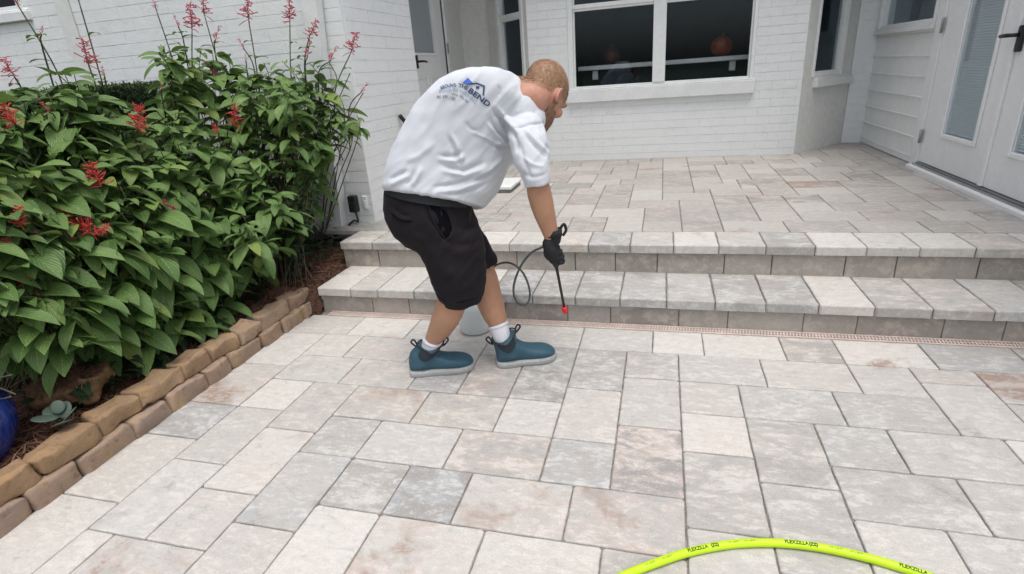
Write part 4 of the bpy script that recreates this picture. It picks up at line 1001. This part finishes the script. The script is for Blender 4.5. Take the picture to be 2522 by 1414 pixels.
# folds, given as lines along the cloth (photo side) with height and width
FOLDS=[([(1211,266),(1240,300),(1264,335)],-.010,.012),([(1222,262),(1252,298),(1276,330)],.007,.012),([(1178,335),(1205,350),(1232,368),(1258,366)],-.007,.010),([(1165,325),(1195,342),(1226,357),(1255,352)],.006,.009),
([(1208,295),(1228,325),(1256,350)],-.007,.009),([(1198,300),(1220,332),(1250,356)],.006,.009),([(1145,300),(1160,318),(1175,322)],-.004,.008),([(1080,382),(1118,385),(1140,372)],-.006,.011),([(1078,392),(1118,396),(1145,385)],.006,.011),
([(1102,332),(1118,370),(1130,405)],-.006,.011),([(1112,330),(1130,368),(1142,400)],.006,.012),([(1087,406),(1140,420),(1195,402)],-.007,.012),([(1087,420),(1145,432),(1205,412)],.006,.012),([(956,448),(980,432),(1003,420)],-.007,.010),
([(958,462),(985,446),(1012,430)],.007,.010),([(1025,415),(1012,440),(1000,455)],-.007,.010),([(1040,410),(1028,438),(1015,458)],.007,.011),([(1062,459),(1118,452),(1180,434)],-.006,.010),([(1065,472),(1125,466),(1190,448)],.005,.010),
([(1100,478),(1165,471),(1205,455)],-.006,.009),([(1000,400),(1030,385),(1070,350)],.005,.016),([(1160,440),(1210,420),(1245,390)],.006,.014),([(1150,452),(1205,436),(1240,405)],-.006,.012),([(1292,318),(1312,345),(1344,375)],.006,.009),([(1283,322),(1305,352),(1336,384)],-.006,.009),
([(1316,320),(1335,345),(1350,362)],.005,.008),([(1272,375),(1300,395),(1330,402)],.004,.010),([(1275,420),(1305,425),(1340,415)],-.004,.010),([(1258,318),(1300,306),(1346,304)],-.005,.006),([(1262,318),(1268,350),(1268,372)],-.008,.008),([(1272,340),(1280,380),(1296,430)],-.005,.010),([(1225,210),(1233,222),(1230,240)],-.004,.006)]
FL=[]
for pts,amp,w in FOLDS: FL.append(([Vector(sl(pl(x,y,.17))[::2]) for x,y in pts],amp*1.45,w*.66))
import numpy as np
def ridge(a,b,c):
    u=a*.75+c*.66; w=-a*.66+c*.75; n1=noise.noise(Vector((u*5+4,b*6,w*17))); n2=noise.noise(Vector((u*8+9,b*9,w*30+2)))
    return (1-abs(n1)*2.2)*.0024*max(0,.5+noise.noise(Vector((a*4+1,b*4,c*4+7)))*1.3)+(1-abs(n2)*2.2)*.0026
def wrinkle(me_,folds,base=.0022,near=-.02,crease=1.):
    n=len(me_.vertices); co=np.empty(n*3); me_.vertices.foreach_get('co',co); co=co.reshape(n,3)
    no=np.empty(n*3); me_.vertices.foreach_get('normal',no); no=no.reshape(n,3)
    q=co-np.array(F0); s_=q@np.array(FWD); l_=q@np.array(LAT); P=np.stack([s_,q[:,2]],1)
    d=np.array([noise.noise(Vector((a*9,b*9,c*9)))*base*1.5+noise.noise(Vector((a*22+3,b*22,c*22)))*base+ridge(a,b,c)*crease for a,b,c in zip(s_,l_,q[:,2])])
    fade=np.clip((l_-near)/.06,0,1)
    for F,amp,w in folds:
        m=len(F)-1; best=np.full(n,9.); bt=np.zeros(n)
        for i in range(m):
            A=np.array(F[i]);D=np.array(F[i+1])-A; t=np.clip(((P-A)@D)/(D@D),0,1); dd=np.linalg.norm(P-(A+t[:,None]*D),axis=1)
            k_=dd<best; best[k_]=dd[k_]; bt[k_]=((i+t)/m)[k_]
        d+=amp*fade*np.exp(-(best/w)**2)*np.minimum(1,4.5*bt*(1-bt)+.12)
    me_.vertices.foreach_set('co',(co+no*d[:,None]).ravel()); me_.update()
wrinkle(sm,FL)
k=NM('white_cotton',.85,.12); co=k.coord(); f=k.noise(co,420,2,.5); g=k.noise(co,5,3); k.color(k.mix((.57,.59,.63),(.62,.64,.68),g)); k.b.inputs['Sheen Weight'].default_value=.15; k.normal(k.bump(f,.12,.001)); COTTON=k.m
SHIRT=link('shirt',sm,COTTON,MAN)
bs=BVHTree.FromPolygons([v.co for v in sm.vertices],[p.vertices for p in sm.polygons])
# print across the upper back, laid on the cloth
def onshirt(px,py,off=.0028):
    d=ray(px,py).normalized(); h=bs.ray_cast(O,d); return h[0]+h[1]*off if h[0] is not None else None
def printed(vs,fs,mat,name='printed_lettering'):
    out=[onshirt(x,y) for x,y in vs]; z=Vector((0,0,0)); ok=[f for f in fs if all(out[i] is not None for i in f)]
    if ok: mb=MB(); mb.add([o if o is not None else z for o in out],ok); mb.obj(name,mat,SHIRT)
def word(t,base,cap,mat,bold=0.):
    """letters set along a base line on the cloth, cap = letter height"""
    vs,fs=text_poly(t,1.,bold); x0=min(v[0] for v in vs); x1=max(v[0] for v in vs); B=spline([(x,y,0) for x,y in base],8)
    L=[0]
    for a,b in zip(B,B[1:]): L.append(L[-1]+(b-a).length)
    out=[]
    for x,y in vs:
        u=(x-x0)/(x1-x0)*L[-1]; i=max(j for j in range(len(B)-1) if L[j]<=u+1e-6); t_=(u-L[i])/(L[i+1]-L[i]); p=B[i].lerp(B[i+1],t_); d=(B[i+1]-B[i]).normalized()
        out.append((p.x+d.y*y*cap/.7,p.y-d.x*y*cap/.7))
    printed(out,fs,mat)
def grid(pts,n,mat):
    a,b,c,d=[Vector(p) for p in pts]; vs=[];fs=[]
    for i in range(n+1):
        for j in range(n+1): q=a.lerp(b,i/n).lerp(d.lerp(c,i/n),j/n); vs.append((q.x,q.y))
    for i in range(n):
        for j in range(n): o=i*(n+1)+j; fs.append((o,o+1,o+n+2,o+n+1))
    printed(vs,fs,mat,'printed_emblem')
NAVY=plain('navy_ink',(.05,.075,.16),.8); BLUE=plain('blue_ink',(.08,.16,.62),.8); PALEB=plain('pale_blue_ink',(.24,.36,.50),.8); GREYI=plain('grey_ink',(.15,.17,.20),.8)
word('AROUND',((1086,222),(1104,216),(1124,214)),8.5,NAVY,.02)
word('THE',((1129,215),(1140,217),(1150,222)),9.5,NAVY,.02)
word('BEND',((1152,226),(1175,243),(1202,264)),12.5,NAVY,.03)
word('PRESSURE WASHING',((1083,230),(1110,225),(1135,229),(1152,240),(1170,256)),8,PALEB,.0)
word('Way We Do',((1112,235),(1130,238),(1152,254)),6,GREYI,.01)
word('941-391-1385',((1076,243),(1098,242),(1121,248)),7.5,GREYI,.01)
grid(((1138,205),(1152,192),(1164,204),(1150,208)),5,BLUE)
for q in (((1150,206),(1174,203.5),(1174,207.5),(1150,209.5)),((1174,203.5),(1193,211),(1191,214.5),(1174,207.5)),((1190.5,211),(1194.5,211.5),(1192,236),(1188,235)),((1172,213),(1181,213),(1180,219),(1172,219))): grid(q,4,NAVY)
# --- belt, shorts
SHO=MB()
SHO.loft(interp([ringAB(a,b,w,0,n=36,e=.9) for a,b,w in [((953,450),(1152,480),.158),((948,474),(1160,500),.174),((945,520),(1176,545),.186),((962,562),(1188,578),.180),((1000,600),(1192,600),.15)]],4))
SHO.loft(interp([ringAB(a,b,w,l,n=28,e=.92) for a,b,w,l in [((970,545),(1184,560),.10,.082),((1018,605),(1194,605),.10,.086),((1048,655),(1196,655),.098,.088),((1066,705),(1193,705),.095,.085),((1080,738),(1184,740),.088,.082)]],4))
SHO.loft(interp([ringAB(a,b,w,l,n=28,e=.92) for a,b,w,l in [((1000,545),(1178,555),.09,-.085),((1060,590),(1200,590),.095,-.10),((1100,625),(1214,618),.09,-.10),((1128,668),(1226,640),.085,-.098)]],4))
SHO.ell(pl(1130,740,.082),[FWD*.072,LAT*.084,UPV*.032])
hm=fuse(SHO,.0065,6,.5,'shorts')
SF=[([(1048,505),(1062,540),(1085,565)],-.010,.008),([(1088,500),(1106,540),(1108,565),(1098,580),(1082,572)],-.016,.011),([(1095,495),(1114,535),(1118,568),(1106,590)],.008,.009),([(1062,520),(1070,545),(1080,560)],.005,.008),([(960,510),(985,530),(1012,532)],-.007,.006),([(962,520),(985,540),(1015,541)],.005,.007),
([(1000,560),(1045,600),(1075,640)],.006,.02),([(1090,600),(1130,620),(1170,600)],.005,.015),([(1100,640),(1120,690),(1125,735)],.006,.02),([(1160,600),(1170,650),(1165,710)],-.006,.018),([(1180,520),(1165,560),(1130,585)],-.006,.012),([(1185,590),(1160,605),(1120,600)],-.005,.012),([(1070,660),(1085,700),(1095,735)],-.005,.014)]
wrinkle(hm,[([Vector(sl(pl(x,y,.17))[::2]) for x,y in pts],amp*1.1,w) for pts,amp,w in SF],.003,crease=.9)
k=NM('dark_shorts_cloth',.85,.15); co=k.coord(); f=k.noise(co,350,2,.5); g=k.noise(co,4,3); k.color(k.mix((.0115,.0092,.0118),(.0195,.0160,.0190),g)); k.normal(k.bump(f,.2,.001)); k.b.inputs['Sheen Weight'].default_value=.02
SHORTS=link('shorts',hm,k.m,MAN)
bh=BVHTree.FromPolygons([v.co for v in hm.vertices],[p.vertices for p in hm.polygons])
def onshorts(px,py,off=.001):
    d=ray(px,py).normalized(); h=bh.ray_cast(O,d); return h[0]-d*off if h[0] is not None else pl(px,py,.18)
PKT=plain('pocket_shade_and_stitch',(.006,.006,.009),.9,.05)  # shade of the pocket gaps put into the colour; also used for stitching
def seam(pts,r,mat,name,off=.0015):
    q=MB(); P=spline([onshorts(x,y,off) for x,y in pts],5); n=len(P); q.tube(P,[r*min(1,.35+4*min(i,n-1-i)/n) for i in range(n)],8); q.obj(name,mat,SHORTS)
mb=MB(); O_=[(1060,503),(1078,508),(1094,520),(1106,540),(1112,562),(1106,580),(1096,586),(1082,572),(1068,548),(1058,522)]
cP=onshorts(1086,545,.0035); ring=[onshorts(x,y,.003) for x,y in O_]; mb.add(ring+[cP],[(i,(i+1)%len(O_),len(O_)) for i in range(len(O_))],smooth=True); mb.obj('side_pocket',PKT,SHORTS)
seam([(1090,505),(1106,530),(1116,560),(1110,584),(1098,590)],.0050,k.m,'pocket_edge',.002)
seam([(1056,506),(1064,535),(1080,565),(1097,588)],.0038,k.m,'pocket_edge',.002)
seam([(962,524),(985,541),(1016,545)],.0042,PKT,'back_pocket',.0005)
seam([(1072,722),(1095,741),(1128,745),(1160,737),(1182,722)],.0016,PKT,'hem_stitch',.0002)
mb=MB(); R1=ringAB((950,440),(1152,474),.168,0,n=40,e=.9,vup=.018); R2=ringAB((946,470),(1160,503),.184,0,n=40,e=.9,vup=.012)
mb.loft([R1,R2],caps=False); c1=sum(R1,Vector())/40; R1i=[c1.lerp(p,.96) for p in R1]; R2i=[sum(R2,Vector())/40*.04+p*.96 for p in R2]; mb.loft([R2,R2i,R1i,R1],caps=False)
mb.obj('belt',plain('black_belt',(.016,.016,.018),.5,.35),MAN)

# --- socks and boots
SOCK=plain('white_sock',(.74,.74,.78),.9,.1,300,.06,.3,.001)
def sock(pts):
    mb=MB(); P=[pl(a,b,l) for a,b,l,r in pts]; mb.tube(spline(P,4),[q.x for q in spline([Vector((p[3],0,0)) for p in pts],4)],20)
    mb.tube([P[0]+(P[1]-P[0])*.02,P[0]+(P[1]-P[0])*.3],[pts[0][3]*1.035,pts[0][3]*1.035],20); mb.obj('sock',SOCK,MAN)
sock([(1066,836,-.020,.0435),(1059,858,-.027,.040),(1050,884,-.030,.033)]); sock([(1226,798,-.032,.0445),(1234,822,-.018,.041),(1241,850,-.010,.033)])
TEAL=plain('teal_rubber',(.038,.098,.135),.5,.35,70,.10,.1,.002); SOLE=plain('grey_sole',(.40,.41,.40),.7,.2,60,.1); DKN=plain('dark_neoprene',(.035,.042,.055),.8,.2,200,.1)
def boot(heel,toe,collar,lean,slope):
    """built along its own axes: x from heel to toe, y sideways, z up"""
    h=Vector((heel[0],heel[1],0)); t=Vector((toe[0],toe[1],0)); L=(t-h).length; f=(t-h).normalized(); sd=Vector((f.y,-f.x,0))
    B=lambda x,y,z: h+f*(x*L)+sd*y+UPV*z
    out=MB()
    # foot: rings across the length (x, half width, bottom, top)
    prof=[(-.005,.020,.030,.075),(.03,.030,.020,.105),(.12,.037,.018,.128),(.25,.039,.018,.132),(.36,.039,.018,.118),(.48,.042,.018,.092),(.62,.048,.018,.077),(.76,.051,.018,.069),(.88,.045,.018,.061),(.96,.032,.020,.050),(1.0,.016,.025,.040)]
    rings=[]
    for x,w,b,tp in prof:
        c=(b+tp)/2; hh=(tp-b)/2; rings.append([B(x,w*1.14*math.copysign(abs(math.cos(a))**.75,math.cos(a)),c+hh*math.copysign(abs(math.sin(a))**.8,math.sin(a))) for a in [2*math.pi*k/24 for k in range(24)]])
    out.loft(interp(rings,3))
    # shaft up to the collar, leaning with the shin
    def shp(a,q,g=0.):
        z=.045+(collar-.045)*q; cx=.20+(lean-.20)*q**1.2; rx=.205-.008*q; ry=.051+.006*q
        dip=-.024*math.exp(-((math.cos(a)-.1)/.5)**2)*q**3+slope*math.cos(a)*q**2
        return B(cx+(rx+g/L)*math.cos(a),(ry+g)*math.sin(a),z+dip)
    out.loft(interp([[shp(2*math.pi*k_/24,q) for k_ in range(24)] for q in (0,.3,.6,.9,1.)],3))
    me_=fuse(out,.005,4,.5,'boot'); b=link('boot',me_,TEAL,MAN)
    so=MB(); rings=[]
    for zz,gw in ((.0,.96),(.004,1.03),(.020,1.05),(.027,1.02)):
        ring=[]
        for side in (1,-1):
            seq=prof if side==1 else list(reversed(prof))
            for x,w,b_,tp in seq: ring.append(B((x-.5)*1.025+.5,side*w*1.24*gw,zz))
        rings.append(ring)
    so.loft(rings); so.obj('sole',SOLE,b)
    pn=MB()
    for sg in (1,-1):
        vs=[shp(sg*math.pi*(.24+.50*i/6),lerp(.38+.30*(abs(i-3)/3)**1.5,1.02,zq/4),.0022) for zq in range(5) for i in range(7)]
        pn.add(vs,[(i*7+j,i*7+j+1,(i+1)*7+j+1,(i+1)*7+j) for i in range(4) for j in range(6)],smooth=True)
    pn.obj('ankle_panel',DKN,b)
    tr_=MB(); tr_.tube([shp(2*math.pi*k_/32,1.01,.0012) for k_ in range(33)],.0034,8,caps=False); tr_.obj('collar_trim',BLACKP,b)
    for a_,sg in ((math.pi,-1),(0,1)):
        c=shp(a_,1.); lp=MB(); lp.tube(spline([c-UPV*.016,c+f*(sg*.006)+UPV*.012,c+f*(sg*.016)+UPV*.024,c+f*(sg*.026)+UPV*.014,c+f*(sg*.016)-UPV*.002,c+f*(sg*.004)-UPV*.012],4),.0040,8); lp.obj('pull_loop',DKN,b)
    return b
hA=at_z(1013,921,0); tA=at_z(1163,904,0); boot((hA.x,hA.y),(tA.x+.004,tA.y+.010),.142,.36,-.004)
hB=at_z(1224,903,0); tB=at_z(1366,878,0); boot((hB.x,hB.y+.012),(tB.x,tB.y+.004),.146,.14,.020)

# --- gloved right hand round the wand
GLV=plain('black_glove',(.026,.027,.031),.75,.2,220,.15,.3,.001)
def chain(mb,pts,r0,r1):
    P=spline(pts,4); n=len(P); mb.tube(P,[lerp(r0,r1,i/(n-1)) for i in range(n)],10); mb.ell(P[-1],[Vector((r1,0,0)),Vector((0,r1,0)),Vector((0,0,r1))])
wr=pl(1362,583,.198); GR0=pl(1350,590,.178); GR1=pl(1369,650,.168); AXW=(GR1-GR0).normalized(); GC=GR0.lerp(GR1,.5)
fs_=(FWD-AXW*FWD.dot(AXW)).normalized(); ls_=AXW.cross(fs_).normalized(); ls_=ls_ if ls_.dot(LAT)>0 else -ls_
G=lambda a,f,l: GC+AXW*a+fs_*f*.74+ls_*l*.85            # a along the handle (down), f forward, l to his right
gm=MB()
gm.tube(spline([wr+UPV*.015,wr-UPV*.012,G(-.05,-.006,.030),G(-.02,-.006,.036),G(.03,-.004,.034)],4),[.0345,.034,.0335,.033,.032,.030,.028,.027,.027,.027,.027,.027,.027,.026,.025,.022,.018],18,flat=.95)
gm.ell(G(-.005,-.004,.033),[AXW*.050,fs_*.027,ls_*.015])
for i,(a,ln) in enumerate(((.046,.95),(.026,1.05),(.004,1.0),(-.018,.85))):       # index nearest the nozzle ... little finger
    chain(gm,[G(a-.006,.012,.036),G(a,.036*ln,.028),G(a+.002,.043*ln,.004),G(a+.002,.032*ln,-.018),G(a,.008,-.026),G(a-.002,-.010,-.022)],.0100,.0082)
chain(gm,[G(-.035,-.018,.026),G(-.012,-.030,.012),G(.016,-.030,-.010),G(.038,-.016,-.022),G(.050,.002,-.024)],.0135,.0095)   # thumb
ge=fuse(gm,.003,3,.45,'glove'); link('glove',ge,GLV,MAN)
mb=MB(); cu=[wr+UPV*.034,wr+UPV*.018]; mb.tube([wr+UPV*.030+FWD*.0,wr+UPV*.004],[.0360,.0360],20); mb.tube(spline([wr+UPV*.03+FWD*.030,wr+UPV*.045+FWD*.045,wr+UPV*.020+FWD*.052,wr+FWD*.038],5),.006,8); mb.obj('cuff',GLV,MAN)
# left glove, closed, resting behind the thigh
gl=MB(); c=pl(1126,590,-.20); gl.ell(c,[FWD*.040,LAT*.022,UPV*.045])
for i in range(4): chain(gl,[c+FWD*(.025-.018*i)+UPV*-.03,c+FWD*(.028-.02*i)-UPV*.062,c+FWD*(.024-.02*i)-UPV*.082+LAT*.02,c+FWD*(.02-.02*i)-UPV*.070+LAT*.036],.0115,.009)
chain(gl,[c+FWD*.03,c+FWD*.045-UPV*.02+LAT*.012,c+FWD*.04-UPV*.05+LAT*.02],.013,.0095)
link('glove',fuse(gl,.004,3,.45,'glove'),GLV,MAN)

# --- spray wand, hose and tank
TK=at_z(1172,812,0); TK.z=0
SPR=empty('pump_sprayer',TK,'white pump sprayer tank with black collar standing between his legs','sprayer')
TW=NM('translucent_white_plastic',.35,.4); TW.color((.66,.69,.68)); TW=TW.m
mb=MB(); prof=[(.03,.0),(.074,.002),(.081,.012),(.083,.05),(.083,.13),(.077,.155),(.062,.175),(.046,.188),(.044,.20)]
mb.loft([[TK+Vector((r_*math.cos(2*math.pi*k/32),r_*math.sin(2*math.pi*k/32),z)) for k in range(32)] for r_,z in prof]); mb.obj('tank',TW,SPR)
mb=MB(); mb.loft([[TK+Vector((r_*math.cos(2*math.pi*k/24),r_*math.sin(2*math.pi*k/24),z)) for k in range(24)] for r_,z in ((.055,.193),(.058,.198),(.058,.222),(.05,.228),(.02,.23))]); mb.tube([TK+UPV*.228,TK+UPV*.30],.013,10); mb.tube([TK+UPV*.30-FWD*.06,TK+UPV*.30+FWD*.06],.012,10); mb.obj('pump_handle',BLACKP,SPR)
mb=MB(); mb.tube([TK+UPV*.19+Vector((.0565*math.cos(a),.0565*math.sin(a),-.01)) for a in [2*math.pi*k/24 for k in range(25)]],.008,8); mb.obj('collar',plain('dark_green_plastic',(.03,.07,.05),.5),SPR)
WD=empty('spray_wand',GC,'thin black spray wand with a red nozzle held in the gloved hand','wand')
nz=pl(1391,764,.15); w0=GR0-AXW*.02
mb=MB(); mb.tube([w0,GR0,GR1,GR1+AXW*.012],[.012,.0145,.0145,.011],14); mb.tube(spline([G(.02,.022,-.004),G(.0,.034,-.008),G(-.03,.026,-.008)],4),.005,8); mb.obj('grip',BLACKP,WD)
mb=MB(); mb.tube([GR1,GR1.lerp(nz,.5),nz],[.0062,.0056,.0056],10); mb.obj('lance',BLACKP,WD)
dv=(nz-GR1).normalized(); mb=MB(); mb.tube([nz-dv*.016,nz-dv*.012,nz+dv*.004,nz+dv*.012],[.008,.012,.0125,.009],14); mb.tube([nz+dv*.0121,nz+dv*.018],[.007,.005],12); mb.obj('nozzle',plain('red_plastic',(.60,.02,.025),.4,.4),WD)
mb=MB(); hz=spline([w0,pl(1340,605,.16),pl(1310,622,.14),pl(1283,655,.11),pl(1266,700,.08),pl(1268,735,.05),pl(1285,752,.02),pl(1302,742,.0),pl(1304,712,-.02),pl(1288,672,-.05),pl(1262,650,-.08),pl(1236,648,-.12),pl(1212,662,-.19),pl(1190,700,-.26),TK+UPV*.215+FWD*.05],7)
mb.tube(hz,.0048,8); mb.obj('spray_tube',plain('grey_tube',(.075,.08,.085),.4,.4),SPR)
